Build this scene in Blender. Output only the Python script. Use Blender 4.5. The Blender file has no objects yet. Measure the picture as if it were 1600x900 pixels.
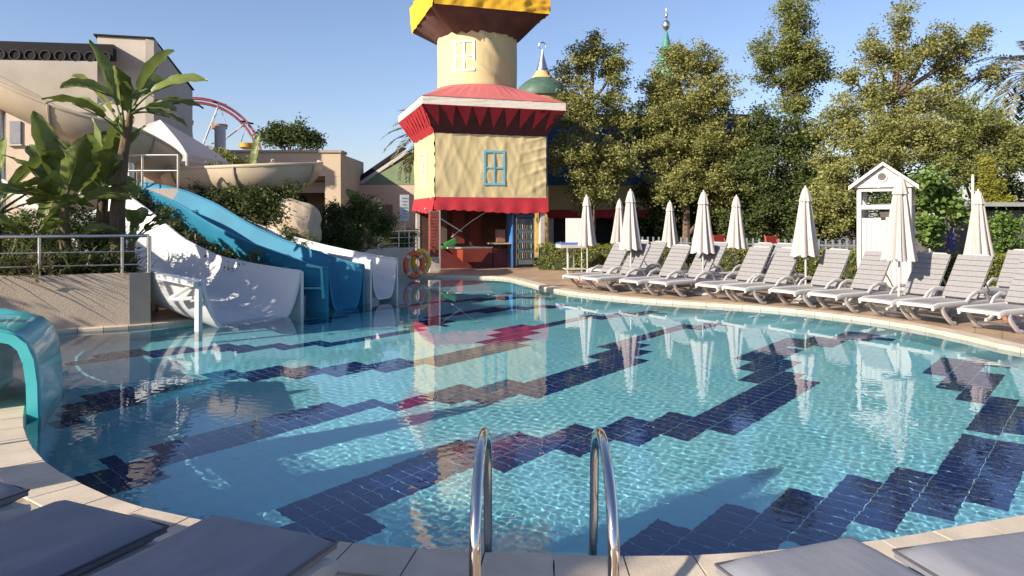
import bpy, bmesh, math, random
import numpy as np
from math import sin, cos, pi, radians as R

random.seed(7); rng = np.random.default_rng(7)
sc = bpy.context.scene
C = sc.collection

# ------------------------------------------------------------------ camera
F, Y0, H = 1120.0, 340.0, 1.65          # focal length and horizon in photo pixels, eye height in metres
cam = bpy.data.cameras.new('camera'); camo = bpy.data.objects.new('camera', cam); C.objects.link(camo)
camo.location = (0, 0, H); camo.rotation_euler = (R(90), 0, 0)
cam.sensor_width = 36; cam.lens = 36*F/1600; cam.shift_y = -(450-Y0)/1600
cam.clip_start = .05; cam.clip_end = 3000
sc.camera = camo

# ------------------------------------------------------------------ sky and sun
SUN_EL, SUN_AZ = R(27), math.atan2(-.59, -.81)         # direction towards the sun
w = bpy.data.worlds.new('World'); sc.world = w; w.use_nodes = True
nt = w.node_tree
sky = nt.nodes.new('ShaderNodeTexSky'); sky.sky_type = 'NISHITA'; sky.sun_disc = False
sky.sun_elevation = SUN_EL; sky.sun_rotation = math.atan2(cos(SUN_AZ), sin(SUN_AZ))
sky.air_density = 1.0; sky.dust_density = 1.0; sky.ozone_density = 4.0; sky.altitude = 0
wb = nt.nodes.new('ShaderNodeMix'); wb.data_type = 'RGBA'; wb.blend_type = 'MULTIPLY'; wb.inputs[0].default_value = 1; wb.inputs[7].default_value = (1.14, .985, .98, 1)   # white balance of the whole sky
nt.links.new(sky.outputs[0], wb.inputs[6]); nt.links.new(wb.outputs[2], nt.nodes['Background'].inputs[0])
nt.nodes['Background'].inputs[1].default_value = .094
sl = bpy.data.lights.new('sun', 'SUN'); sl.energy = 4.8; sl.angle = R(.55); sl.color = (1, .87, .69)
slo = bpy.data.objects.new('sun', sl); C.objects.link(slo)
sv = (cos(SUN_EL)*cos(SUN_AZ), cos(SUN_EL)*sin(SUN_AZ), sin(SUN_EL))
from mathutils import Vector, Matrix
slo.rotation_euler = Vector(sv).to_track_quat('Z', 'Y').to_euler()
sl.cycles.is_caustics_light = True
sc.view_settings.view_transform = 'Standard'; sc.view_settings.look = 'None'
sc.view_settings.exposure = 1.0; sc.view_settings.gamma = 1
sc.cycles.use_denoising = True
sc.cycles.max_bounces = 10; sc.cycles.transparent_max_bounces = 8
sc.cycles.sample_clamp_indirect = 6
sc.cycles.caustics_refractive = True; sc.cycles.caustics_reflective = False

# ------------------------------------------------------------------ pixel helpers
def gp(px, py, z=0.0):
    "point on the level z seen at a pixel"
    d = F*(H-z)/(py-Y0); return ((px-800)/F*d, d)
def at(px, py, d):
    return np.array([(px-800)/F*d, d, H-(py-Y0)/F*d])

WZ, DEPTH = -.04, 1.10                     # water level, pool depth
FZ = WZ-DEPTH
def through_water(px, py):
    "floor point seen through the flat water at a pixel (Snell)"
    Hw = H-WZ; Yw = F*Hw/(py-Y0); X = (px-800)/F*Yw; r = math.hypot(X, Yw)
    s = r/math.hypot(r, Hw)/1.33; k = (r+DEPTH*s/math.sqrt(1-s*s))/r
    return (X*k, Yw*k)

# ------------------------------------------------------------------ materials
MATS = {}
def mat(name, col, rough=.6, var=.12, scale=6, bump=0, bscale=40, metal=0, spec=.5, trans=0, island=0, hue=None, coat=0, stretch=None):
    if name in MATS: return MATS[name]
    m = bpy.data.materials.new(name); m.use_nodes = True; MATS[name] = m
    t = m.node_tree; n = t.nodes; L = t.links; b = n['Principled BSDF']
    b.inputs['Roughness'].default_value = rough; b.inputs['Metallic'].default_value = metal
    b.inputs['Specular IOR Level'].default_value = spec
    if coat: b.inputs['Coat Weight'].default_value = coat
    tc = n.new('ShaderNodeTexCoord')
    co = tc.outputs['Object']
    if stretch:
        mp = n.new('ShaderNodeMapping'); mp.inputs['Scale'].default_value = stretch; L.new(co, mp.inputs[0]); co = mp.outputs[0]
    nz = n.new('ShaderNodeTexNoise'); nz.inputs['Scale'].default_value = scale; nz.inputs['Detail'].default_value = 5
    L.new(co, nz.inputs['Vector'])
    mx = n.new('ShaderNodeMix'); mx.data_type = 'RGBA'
    c2 = hue if hue else col
    mx.inputs[6].default_value = tuple(max(0, c*(1-var)) for c in col)+(1,)
    mx.inputs[7].default_value = tuple(min(1, c*(1+var)) for c in c2)+(1,)
    cr = n.new('ShaderNodeMapRange'); cr.inputs[1].default_value = .3; cr.inputs[2].default_value = .7
    L.new(nz.outputs[0], cr.inputs[0])
    fac = cr.outputs[0]
    if island:
        g = n.new('ShaderNodeNewGeometry'); a = n.new('ShaderNodeMath'); a.operation = 'MULTIPLY_ADD'
        L.new(g.outputs['Random Per Island'], a.inputs[0]); a.inputs[1].default_value = island
        q = n.new('ShaderNodeMath'); q.operation = 'MULTIPLY'; q.inputs[1].default_value = 1-island
        L.new(fac, q.inputs[0]); L.new(q.outputs[0], a.inputs[2]); fac = a.outputs[0]
    L.new(fac, mx.inputs[0]); L.new(mx.outputs[2], b.inputs['Base Color'])
    if bump:
        bz = n.new('ShaderNodeTexNoise'); bz.inputs['Scale'].default_value = bscale; bz.inputs['Detail'].default_value = 4
        L.new(co, bz.inputs['Vector'])
        bp = n.new('ShaderNodeBump'); bp.inputs['Strength'].default_value = bump; bp.inputs['Distance'].default_value = .02
        L.new(bz.outputs[0], bp.inputs['Height']); L.new(bp.outputs[0], b.inputs['Normal'])
    if trans:
        tr = n.new('ShaderNodeBsdfTranslucent'); L.new(mx.outputs[2], tr.inputs[0])
        ms = n.new('ShaderNodeMixShader'); ms.inputs[0].default_value = trans
        L.new(b.outputs[0], ms.inputs[1]); L.new(tr.outputs[0], ms.inputs[2])
        L.new(ms.outputs[0], n['Material Output'].inputs[0])
    return m

def brickmat(name, c1, c2, mortar, bw, rh, rough=.6, msize=.012, off=.5, bump=.3):
    m = bpy.data.materials.new(name); m.use_nodes = True; MATS[name] = m
    t = m.node_tree; n = t.nodes; L = t.links; b = n['Principled BSDF']; b.inputs['Roughness'].default_value = rough
    tc = n.new('ShaderNodeTexCoord'); mp = n.new('ShaderNodeMapping'); mp.inputs['Rotation'].default_value = (0, 0, .6)
    L.new(tc.outputs['Object'], mp.inputs[0])
    br = n.new('ShaderNodeTexBrick'); br.offset = off; br.inputs['Scale'].default_value = 1
    br.inputs['Brick Width'].default_value = bw; br.inputs['Row Height'].default_value = rh
    br.inputs['Mortar Size'].default_value = msize; br.inputs['Mortar Smooth'].default_value = .2
    br.inputs['Color1'].default_value = c1+(1,); br.inputs['Color2'].default_value = c2+(1,); br.inputs['Mortar'].default_value = mortar+(1,)
    L.new(mp.outputs[0], br.inputs['Vector'])
    nz = n.new('ShaderNodeTexNoise'); nz.inputs['Scale'].default_value = 1.3; nz.inputs['Detail'].default_value = 8
    L.new(tc.outputs['Object'], nz.inputs['Vector'])
    mr = n.new('ShaderNodeMapRange'); mr.inputs[1].default_value = .3; mr.inputs[2].default_value = .7; mr.inputs[3].default_value = .72; mr.inputs[4].default_value = 1.15
    L.new(nz.outputs[0], mr.inputs[0])
    mx = n.new('ShaderNodeMix'); mx.data_type = 'RGBA'; mx.blend_type = 'MULTIPLY'; mx.inputs[0].default_value = 1
    L.new(br.outputs[0], mx.inputs[6]); L.new(mr.outputs[0], mx.inputs[7]); L.new(mx.outputs[2], b.inputs['Base Color'])
    bp = n.new('ShaderNodeBump'); bp.inputs['Strength'].default_value = bump; bp.inputs['Distance'].default_value = .004; bp.invert = True
    L.new(br.outputs['Fac'], bp.inputs['Height']); L.new(bp.outputs[0], b.inputs['Normal'])
    return m

M_white   = mat('white_plastic', (.46, .45, .44), .38, .05, 3, spec=.5)
M_slide   = mat('white_gelcoat', (.52, .535, .55), .35, .06, 1.5, coat=.15)
M_blue    = mat('shaded_blue_gelcoat', (.022, .17, .29), .6, .15, 1.2, spec=.2)  # blue darkened so the colour carries the shade on the slide
M_turq    = mat('turquoise_gelcoat', (.05, .38, .42), .28, .15, 1.5, coat=.35)
M_beige   = mat('beige_gelcoat', (.42, .355, .265), .45, .12, 1.5)
M_stucco  = mat('stucco_beige', (.42, .35, .28), .9, .10, 2.5, .35, 60)
M_stucco2 = mat('stucco_pale', (.37, .345, .31), .9, .08, 1.2, .2, 40)
M_stuccoY = mat('stucco_sand', (.44, .36, .27), .9, .06, 1, .15, 40)
M_pink    = mat('stucco_pink', (.44, .34, .29), .9, .06, 1, .15, 40)
M_steel   = mat('brushed_steel', (.55, .54, .52), .32, .08, 8, metal=1)
M_chrome  = mat('polished_steel', (.62, .60, .57), .09, .04, 5, metal=1)
M_dark    = mat('shaded_dark_steel', (.010, .010, .013), .7, .2, 5, spec=.15)  # near-black: shade under the hall canopy is put into the steel colour
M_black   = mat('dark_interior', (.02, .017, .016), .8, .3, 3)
M_fabW    = mat('parasol_fabric', (.47, .43, .415), .9, .05, 5, .12, 60, trans=.12)
M_tent    = mat('tent_fabric', (.58, .57, .58), .8, .05, 5, .1, 30, trans=.25)
M_padG    = mat('grey_sling', (.205, .205, .215), .7, .08, 20, .1, 200)
M_cush    = mat('grey_cushion', (.17, .18, .215), .55, .10, 4, .10, 25, stretch=(1, 4, 1))
M_pipe    = mat('cushion_piping', (.07, .068, .08), .5, .1, 10)
M_cream   = mat('cream_fabric', (.55, .455, .245), .75, .07, 1.6, .5, 3.2, stretch=(1.6, 1.6, .55))
M_red     = mat('red_fabric', (.37, .018, .03), .75, .15, 3, .3, 6)
M_redroof = mat('faded_red_fabric', (.40, .105, .105), .8, .15, 1.5, .2, 5)
M_maroon  = mat('shaded_maroon_fabric', (.075, .016, .020), .8, .2, 3, .2, 6)
M_yellow  = mat('yellow_fabric', (.68, .38, .02), .7, .12, 2, .4, 5)
M_brownf  = mat('brown_fabric', (.10, .045, .038), .8, .25, 2, .5, 6)
M_trim    = mat('trim_fabric', (.68, .62, .54), .8, .06, 4, .3, 12)
M_paint   = mat('painted_blue', (.16, .42, .55), .7, .15, 9)
M_paintf  = mat('painted_pale_blue', (.45, .58, .60), .7, .15, 9)
M_bark    = mat('bark', (.13, .09, .065), .9, .35, 12, .8, 20)
M_fibre   = mat('fibrous_stem', (.12, .085, .05), .9, .4, 9, .9, 18, stretch=(3, 3, .6))
M_soil    = mat('soil', (.06, .045, .03), .95, .3, 5, .5, 20)
M_lawn    = mat('lawn', (.045, .06, .02), .95, .35, 3, .5, 60)
M_ground  = mat('ground_earth', (.16, .135, .10), .95, .2, .3, .2, 5)
M_grout   = mat('grout', (.42, .60, .63), .8, .1, 5)
M_tileD   = mat('dark_blue_tile', (.010, .020, .13), .22, .25, 2.5, island=.5)
M_tileL   = mat('light_blue_tile', (.32, .62, .70), .25, .07, 3, island=.5)
M_cope    = mat('coping_stone', (.47, .41, .33), .65, .14, 4, .15, 60)
M_paving  = mat('paving_tile', (.40, .34, .28), .55, .16, 3, .12, 60)
M_deck    = brickmat('deck_paving', (.40, .285, .195), (.34, .245, .17), (.24, .18, .13), .33, .33, .5, .010, 0)
def leafmat(n, c, hue, tr=.35, var=.35): return mat(n, c, .55, var, .55, trans=tr, island=.55, hue=hue, spec=.3)
M_leafA = leafmat('leaf_olive', (.165, .19, .05), (.29, .29, .10))
M_leafB = leafmat('leaf_green', (.12, .155, .042), (.21, .23, .07))
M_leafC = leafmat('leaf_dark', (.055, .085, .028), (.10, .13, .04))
M_leafH = leafmat('leaf_hedge', (.12, .15, .03), (.20, .22, .05), .25)
M_leafL = leafmat('leaf_lime', (.20, .23, .03), (.32, .30, .05))
M_leafV = leafmat('leaf_vine', (.09, .17, .035), (.16, .25, .06))
M_ban   = mat('paddle_leaf', (.075, .125, .03), .42, .3, 2, .15, 30, trans=.32, hue=(.17, .21, .05), island=.5, spec=.5)
M_strap = mat('strap_leaf', (.05, .085, .03), .45, .35, 2, trans=.25, hue=(.12, .14, .05), island=.6)
M_dry   = mat('dry_leaf', (.20, .15, .08), .9, .3, 3, trans=.2)

# ------------------------------------------------------------------ mesh helpers
def org(p):
    v = Vector((0, 0, 0))
    while p is not None: v += p.location; p = p.parent
    return np.array(v)
def fast(name, V, Fc, m=None, parent=None, smooth=False, local=False):
    "one mesh object from world-space vertices (shifted into the parent's frame)"
    V = np.asarray(V, dtype=np.float32).reshape(-1, 3)
    if parent is not None and not local: V = V-org(parent).astype(np.float32)
    me = bpy.data.meshes.new(name)
    if isinstance(Fc, np.ndarray):
        k = Fc.shape[1]; nf = len(Fc)
        me.vertices.add(len(V)); me.vertices.foreach_set('co', V.ravel())
        me.loops.add(nf*k); me.loops.foreach_set('vertex_index', Fc.astype(np.int32).ravel())
        me.polygons.add(nf); me.polygons.foreach_set('loop_start', np.arange(0, nf*k, k, dtype=np.int32))
        me.polygons.foreach_set('loop_total', np.full(nf, k, dtype=np.int32))
        me.update(calc_edges=True)
    else:
        me.from_pydata(V.tolist(), [], Fc); me.update()
    me.polygons.foreach_set('use_smooth', np.full(len(me.polygons), bool(smooth)))
    o = bpy.data.objects.new(name, me); C.objects.link(o)
    if m: me.materials.append(m)
    if parent is not None: o.parent = parent
    return o
def tag(o, label=None, cat=None, group=None, kind=None):
    if label: o['label'] = label
    if cat: o['category'] = cat
    if group: o['group'] = group
    if kind: o['kind'] = kind
    return o
def thing(name, label, cat, loc=(0, 0, 0), rz=0, group=None):
    o = bpy.data.objects.new(name, None); C.objects.link(o); o.location = loc; o.rotation_euler = (0, 0, rz)
    o.empty_display_size = .2
    return tag(o, label, cat, group)
class MB:
    "collects boxes, tubes, lofts in one vertex list"
    def __init__(s): s.v = []; s.f = []
    def add(s, V, Fc):
        b = len(s.v); s.v += [tuple(map(float, p)) for p in V]; s.f += [tuple(int(i)+b for i in q) for q in Fc]; return s
    def box(s, c, size, rz=0, bev=0, tilt=None):
        x, y, z = [q/2 for q in size]
        bm = bmesh.new(); bmesh.ops.create_cube(bm, size=1)
        for v in bm.verts: v.co = Vector((v.co.x*size[0], v.co.y*size[1], v.co.z*size[2]))
        if bev: bmesh.ops.bevel(bm, geom=list(bm.edges), offset=bev, segments=2, profile=.7, affect='EDGES')
        Mx = Matrix.Translation(Vector([float(q) for q in c])) @ Matrix.Rotation(rz, 4, 'Z')
        if tilt: Mx = Mx @ Matrix.Rotation(tilt, 4, 'Y')
        bm.verts.index_update()
        s.add([Mx @ v.co for v in bm.verts], [[v.index for v in f.verts] for f in bm.faces]); bm.free(); return s
    def tube(s, path, r, n=8, cap=True, flat=1.0):
        P = [Vector([float(q) for q in p]) for p in path]; rs = r if hasattr(r, '__len__') else [r]*len(P)
        ref = Vector((0, 0, 1)); V = []; a0 = None
        for i, p in enumerate(P):
            t = (P[min(i+1, len(P)-1)]-P[max(i-1, 0)]).normalized()
            if a0 is None:
                a0 = t.cross(ref)
                if a0.length < 1e-3: a0 = t.cross(Vector((1, 0, 0)))
            a0 = (a0-t*a0.dot(t))
            if a0.length < 1e-4: a0 = t.cross(Vector((0, 1, 0)))
            a0.normalize(); b0 = t.cross(a0)
            for k in range(n):
                th = 2*pi*k/n; V.append(p+(a0*cos(th)+b0*sin(th)*flat)*rs[i])
        Fc = []
        for i in range(len(P)-1):
            for k in range(n): Fc.append((i*n+k, i*n+(k+1) % n, (i+1)*n+(k+1) % n, (i+1)*n+k))
        if cap: Fc.append(tuple(range(n))[::-1]); Fc.append(tuple(range((len(P)-1)*n, len(P)*n)))
        return s.add(V, Fc)
    def lathe(s, c, prof, n=24, pleat=0, npl=8, cap=True):
        V = []; Fc = []
        for (r, z) in prof:
            for k in range(n):
                th = 2*pi*k/n; rr = r*(1+pleat*cos(npl*th)) if pleat else r
                V.append((c[0]+rr*cos(th), c[1]+rr*sin(th), c[2]+z))
        for i in range(len(prof)-1):
            for k in range(n): Fc.append((i*n+k, i*n+(k+1) % n, (i+1)*n+(k+1) % n, (i+1)*n+k))
        if cap: Fc.append(tuple(range(n))[::-1]); Fc.append(tuple(range((len(prof)-1)*n, len(prof)*n)))
        return s.add(V, Fc)
    def quad(s, a, b, c, d): return s.add([a, b, c, d], [(0, 1, 2, 3)])
    def prism(s, poly, n):
        "closed slab: polygon pushed along vector n"
        k = len(poly); V = [np.array(p, float) for p in poly]+[np.array(p, float)+np.array(n, float) for p in poly]
        Fc = [tuple(range(k))[::-1], tuple(range(k, 2*k))]+[(i, (i+1) % k, k+(i+1) % k, k+i) for i in range(k)]
        return s.add(V, Fc)
    def build(s, name, m, parent=None, smooth=False, local=False, sub=0):
        o = fast(name, s.v, s.f, m, parent, smooth, local)
        bm = bmesh.new(); bm.from_mesh(o.data); bmesh.ops.recalc_face_normals(bm, faces=bm.faces); bm.to_mesh(o.data); bm.free()
        if smooth: o.data.set_sharp_from_angle(angle=R(40))
        if sub:
            q = o.modifiers.new('sub', 'SUBSURF'); q.levels = q.render_levels = sub
        return o
def kids(o): return [c for c in bpy.data.objects if c.parent == o]
def copy_tree(o, parent=None, cache={}):
    c = o.copy(); C.objects.link(c); c.parent = parent
    for ch in o.children: copy_tree(ch, c)
    return c
def grid(name, A, B, Cc, D, nu, nv, fn, m, parent=None, thick=None, smooth=True):
    "cloth panel A(bl) B(br) C(tr) D(tl) pushed along its normal by fn(u, v)"
    A, B, Cc, D = [np.array(q, float) for q in (A, B, Cc, D)]
    nrm = np.cross(B-A, D-A); nrm /= np.linalg.norm(nrm)
    u, v = np.meshgrid(np.linspace(0, 1, nu), np.linspace(0, 1, nv))
    P = (A[None, None]*((1-u)*(1-v))[..., None]+B*(u*(1-v))[..., None]+Cc*(u*v)[..., None]+D*((1-u)*v)[..., None])
    P = P+nrm*fn(u, v)[..., None]
    i = np.arange((nu-1)*(nv-1)); a = (i//(nu-1))*nu+i % (nu-1)
    return fast(name, P.reshape(-1, 3), np.stack([a, a+1, a+nu+1, a+nu], -1), m, parent, smooth)

# ------------------------------------------------------------------ pool outline
def catmull(P, step):
    P = [np.array(p, float) for p in P]; n = len(P); out = []
    for i in range(n):
        p0, p1, p2, p3 = P[i-1], P[i], P[(i+1) % n], P[(i+2) % n]
        for t in np.linspace(0, 1, 24, endpoint=False):
            out.append(.5*((2*p1)+(-p0+p2)*t+(2*p0-5*p1+4*p2-p3)*t*t+(-p0+3*p1-3*p2+p3)*t**3))
    out = np.array(out); seg = np.linalg.norm(np.roll(out, -1, 0)-out, axis=1); s = np.concatenate([[0], np.cumsum(seg)])
    N = int(round(s[-1]/step)); q = np.linspace(0, s[-1], N, endpoint=False); o2 = np.vstack([out, out[:1]])
    return np.stack([np.interp(q, s, o2[:, 0]), np.interp(q, s, o2[:, 1])], -1)
edge_px = [(40, 678), (64, 724), (127, 767), (220, 805), (380, 838), (530, 861), (732, 878), (935, 884), (1100, 883), (1360, 861), (1600, 818)]
ctrl = [gp(a, b, WZ) for a, b in edge_px]+[(4.3, 4.35), (5.9, 5.2), (7.0, 6.6), (7.05, 7.8)]
ctrl += [gp(a, b, WZ) for a, b in [(1597, 552), (1500, 530), (1400, 510), (1300, 496), (1200, 485), (1080, 477), (975, 469), (900, 461), (850, 452), (812, 442), (780, 436)]]
ctrl += [gp(700, 434.5, WZ), gp(630, 436, WZ), (-3.9, 17.6), (-4.3, 15.4), (-4.6, 13.2), (-5.0, 11.75), (-5.83, 10.86), (-6.6, 10.45), (-6.95, 9.5), (-6.2, 8.2), (-4.9, 7.2), gp(41, 645, WZ)]
OUT = catmull(ctrl, .335)                # counter-clockwise outline, one point per coping stone
def area(P): x, y = P[:, 0], P[:, 1]; return .5*np.sum(x*np.roll(y, -1)-y*np.roll(x, -1))
if area(OUT) < 0: OUT = OUT[::-1].copy()
def offset(P, d):
    t = np.roll(P, -1, 0)-np.roll(P, 1, 0); t /= np.linalg.norm(t, axis=1)[:, None]
    return P+d*np.stack([t[:, 1], -t[:, 0]], -1)
def inside(P, x, y):
    x = np.asarray(x, float); y = np.asarray(y, float); r = np.zeros(x.shape, bool)
    for i in range(len(P)):
        (x1, y1), (x2, y2) = P[i-1], P[i]
        if y1 == y2: continue
        c = ((y1 > y) != (y2 > y)) & (x < (x2-x1)*(y-y1)/(y2-y1)+x1); r ^= c
    return r
NP = len(OUT)
def ring(name, Pa, za, Pb, zb, m, parent=None):
    V = np.vstack([np.c_[Pa, np.full(NP, za)], np.c_[Pb, np.full(NP, zb)]])
    i = np.arange(NP); j = (i+1) % NP
    return fast(name, V, np.stack([i, NP+i, NP+j, j], -1), m, parent)
CW = .30
O_in, O_c1 = OUT, offset(OUT, CW)
ctr = np.array([.4, 10.5])
def radial(rad):
    d = OUT-ctr; a = np.arctan2(d[:, 1], d[:, 0]); return ctr+np.stack([np.cos(a), np.sin(a)], -1)*rad
deck = ring('pool_deck', O_c1-0, 0, radial(26), 0, M_deck); tag(deck, kind='structure')
ground = ring('ground', radial(26), 0, radial(1500), -.02, M_ground); tag(ground, kind='structure')

# coping stones, each one a piece of the deck
for i in range(NP):
    j = (i+1) % NP; g = .004
    a, b, c, d = O_in[i], O_in[j], O_c1[j], O_c1[i]
    tdir = (b-a)/np.linalg.norm(b-a)
    a, d, b, c = a+tdir*g, d+tdir*g, b-tdir*g, c-tdir*g
    n_ = (d-a)/np.linalg.norm(d-a); h = .018+random.uniform(-.0015, .0015)
    V = []
    for p, q in ((a, d), (b, c)):
        V += [(p[0], p[1], -.10), (p[0], p[1], h-.016), (*(p+n_*.016), h), (*q, h), (*q, -.10)]
    Fc = [(0, 5, 6, 1), (1, 6, 7, 2), (2, 7, 8, 3), (3, 8, 9, 4), (0, 1, 2, 3, 4), (5, 9, 8, 7, 6)]
    fast('coping_stone', V, Fc, M_cope, deck)
# paving tiles behind the near coping (the far deck is too distant to tell tiles apart)
O_c2, O_c3 = offset(OUT, CW+.008), offset(OUT, CW+.33)
O_c4, O_c5 = offset(OUT, CW+.338), offset(OUT, CW+.67)
for i in range(NP):
    if O_in[i][1] < 6.6 and O_in[i][0] < 3.2 and O_in[i][1] < 4.6 or (O_in[i][0] < -3.2 and O_in[i][1] < 7):
        j = (i+1) % NP
        for P, Q in ((O_c2, O_c3), (O_c4, O_c5)):
            a, b, c, d = P[i], P[j], Q[j], Q[i]; tdir = (b-a)/np.linalg.norm(b-a); g = .004
            pts = [a+tdir*g, b-tdir*g, c-tdir*g, d+tdir*g]; h = .008+random.uniform(-.001, .001)
            fast('paving_tile', [(*p, h) for p in pts]+[(*p, -.02) for p in pts], [(0, 1, 2, 3), (0, 4, 5, 1), (1, 5, 6, 2), (2, 6, 7, 3), (3, 7, 4, 0)], M_paving, deck)

# ------------------------------------------------------------------ pool basin: floor, walls, tiles
pool = fast('pool_floor', np.c_[offset(OUT, .05), np.full(NP, FZ)], [tuple(range(NP))], M_grout); tag(pool, kind='structure')
TH, S = .8502, .1334
e1 = np.array([cos(TH), sin(TH)])*S; e2 = np.array([sin(TH), -cos(TH)])*2*S; o0 = np.array([-1.5176, 4.9984])
def wp(L): return np.array([through_water(*q) for q in L])
bands = [
 # near right zigzag, up to the light cross row
 [(955, 890), (969, 855), (1023, 814), (1079, 831), (1133, 785), (1189, 803), (1232, 762), (1289, 775), (1326, 742), (1380, 751), (1402, 728), (1457, 738), (1497, 683), (1620, 692), (1620, 715), (1594, 725), (1577, 792), (1507, 780), (1490, 810), (1427, 797), (1405, 828), (1340, 813), (1300, 858), (1226, 843), (1195, 890)],
 [(1502, 675), (1521, 639), (1515, 630), (1482, 625), (1488, 612), (1451, 607), (1463, 588), (1430, 584), (1454, 562), (1511, 558), (1593, 571), (1620, 576), (1590, 577), (1548, 574), (1553, 591), (1542, 604), (1555, 617), (1584, 622), (1578, 637), (1625, 640), (1625, 684)],
 # middle band
 [(430, 799), (718, 690), (752, 698), (814, 676), (848, 683), (902, 662), (938, 669), (985, 649), (1019, 654), (1049, 641), (1086, 649), (1145, 619), (1184, 598), (1155, 593), (1177, 580), (1151, 575), (1170, 564), (1156, 560), (1222, 530), (1260, 528), (1285, 527), (1310, 523), (1357, 516), (1385, 522), (1388, 532), (1355, 529), (1330, 535), (1295, 541), (1242, 542), (1239, 552), (1223, 560), (1241, 565), (1228, 573), (1245, 581), (1240, 590), (1273, 599), (1247, 615), (1144, 679), (1105, 671), (1069, 689), (1030, 681), (992, 699), (955, 690), (897, 715), (857, 705), (792, 735), (762, 726), (685, 754), (570, 803), (607, 821), (535, 858), (490, 868), (420, 840), (458, 816)],
 # third band
 [(120, 757), (149, 727), (240, 705), (239, 692), (287, 681), (407, 651), (505, 627), (531, 634), (576, 622), (600, 628), (651, 613), (681, 617), (730, 603), (754, 608), (800, 595), (826, 599), (850, 593), (880, 584), (909, 576), (942, 563), (928, 558), (945, 553), (930, 548), (950, 542), (936, 537), (965, 529), (1039, 510), (1080, 508), (1112, 505), (1140, 502), (1140, 509), (1112, 512), (1059, 518), (1040, 524), (1003, 535), (1014, 543), (1001, 546), (1019, 553), (1001, 560), (1014, 567), (997, 570), (971, 578), (868, 616), (820, 618), (788, 625), (752, 629), (706, 635), (680, 630), (625, 643), (600, 638), (559, 651), (535, 645), (344, 696), (361, 705), (240, 737), (259, 754), (175, 778)],
 # fourth band
 [(90, 640), (108, 633), (129, 619), (183, 609), (237, 606), (371, 577), (391, 582), (434, 573), (451, 579), (494, 571), (511, 574), (560, 564), (579, 569), (627, 560), (649, 564), (684, 554), (754, 538), (752, 533), (781, 531), (760, 524), (786, 521), (776, 515), (794, 513), (853, 503), (882, 497), (920, 494), (946, 492), (1003, 487), (1035, 485), (1035, 490), (1003, 492), (946, 498), (920, 499), (882, 506), (853, 511), (827, 518), (840, 520), (824, 526), (833, 529), (811, 534), (824, 538), (754, 553), (680, 571), (651, 575), (596, 583), (574, 580), (521, 589), (500, 586), (459, 593), (441, 588), (393, 597), (371, 592), (237, 618), (205, 632), (124, 648), (135, 658), (90, 668)],
 [(95, 568), (190, 549), (272, 543), (366, 538), (400, 542), (475, 535), (492, 531), (511, 534), (634, 515), (669, 496), (718, 487), (770, 481), (807, 479), (882, 476), (882, 480), (807, 484), (783, 485), (721, 493), (693, 498), (703, 501), (693, 509), (669, 511), (645, 520), (519, 543), (502, 541), (472, 544), (400, 548), (377, 551), (321, 549), (272, 554), (190, 562), (95, 576)],
 [(473, 501), (513, 497), (570, 481), (664, 472), (718, 468), (778, 464), (853, 463), (853, 465.5), (775, 469), (718, 471.5), (664, 476), (559, 489), (513, 502), (473, 509)],
]
bands = [wp(b) for b in bands]
I, J = np.meshgrid(np.arange(-75, 150), np.arange(-60, 60))
cx = o0[0]+(I+.5)*e1[0]+(J+.5)*e2[0]; cy = o0[1]+(I+.5)*e1[1]+(J+.5)*e2[1]
keep = inside(OUT, cx, cy); dark = np.zeros_like(keep)
for b in bands: dark |= inside(b, cx, cy)
tw = np.array([e1*.5*.962, e2*.5*.981]); tz0, tz1 = FZ+.0005, FZ+.002
def tileverts(x, y):
    c = np.array([x, y]); q = [c-tw[0]-tw[1], c+tw[0]-tw[1], c+tw[0]+tw[1], c-tw[0]+tw[1]]
    return [(*p, tz1) for p in q]+[(*p, tz0) for p in q]
TF = np.array([(3, 2, 1, 0), (0, 1, 5, 4), (1, 2, 6, 5), (2, 3, 7, 6), (3, 0, 4, 7)])
def field(name, mask, m):
    V = []; xs, ys = cx[mask], cy[mask]
    for x, y in zip(xs, ys): V += tileverts(x, y)
    nT = len(xs); Fc = (TF[None]+(np.arange(nT)*8)[:, None, None]).reshape(-1, 4)
    o = fast(name, V, Fc, m, pool); o['kind'] = 'stuff'; return o
receivers = [pool]
dm = dark & keep
ids = np.argwhere(dm); dist = np.array([math.hypot(cx[tuple(q)], cy[tuple(q)]) if abs(cx[tuple(q)]) < .72*cy[tuple(q)] else 99 for q in ids])
near = ids[np.argsort(dist)[:300]]; rest = dm.copy()
tile_me = None
for q in near:
    q = tuple(q); rest[q] = False
    if tile_me is None:
        tile_me = bpy.data.meshes.new('dark_tile'); tile_me.from_pydata([(p[0], p[1], p[2]-FZ) for p in tileverts(0, 0)], [], TF.tolist()); tile_me.materials.append(M_tileD)
    o = bpy.data.objects.new('dark_tile', tile_me); C.objects.link(o); o.parent = pool
    o.location = (cx[q], cy[q], FZ); o.rotation_euler = (random.uniform(-.002, .002), random.uniform(-.002, .002), 0); receivers.append(o)
receivers.append(field('dark_tile_field', rest, M_tileD))
receivers.append(field('light_tile_field', keep & ~dm, M_tileL))
M_wallt = brickmat('pool_wall_tile', (.30, .55, .62), (.26, .50, .58), (.45, .5, .5), .25, .125, .3, .006, 0)
O_w = offset(OUT, .02)
pw = ring('pool_wall', O_w, FZ-.01, O_w, -.02, M_wallt); tag(pw, kind='structure'); receivers.append(pw)
for o in receivers: o.cycles.is_caustics_receiver = True

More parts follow.
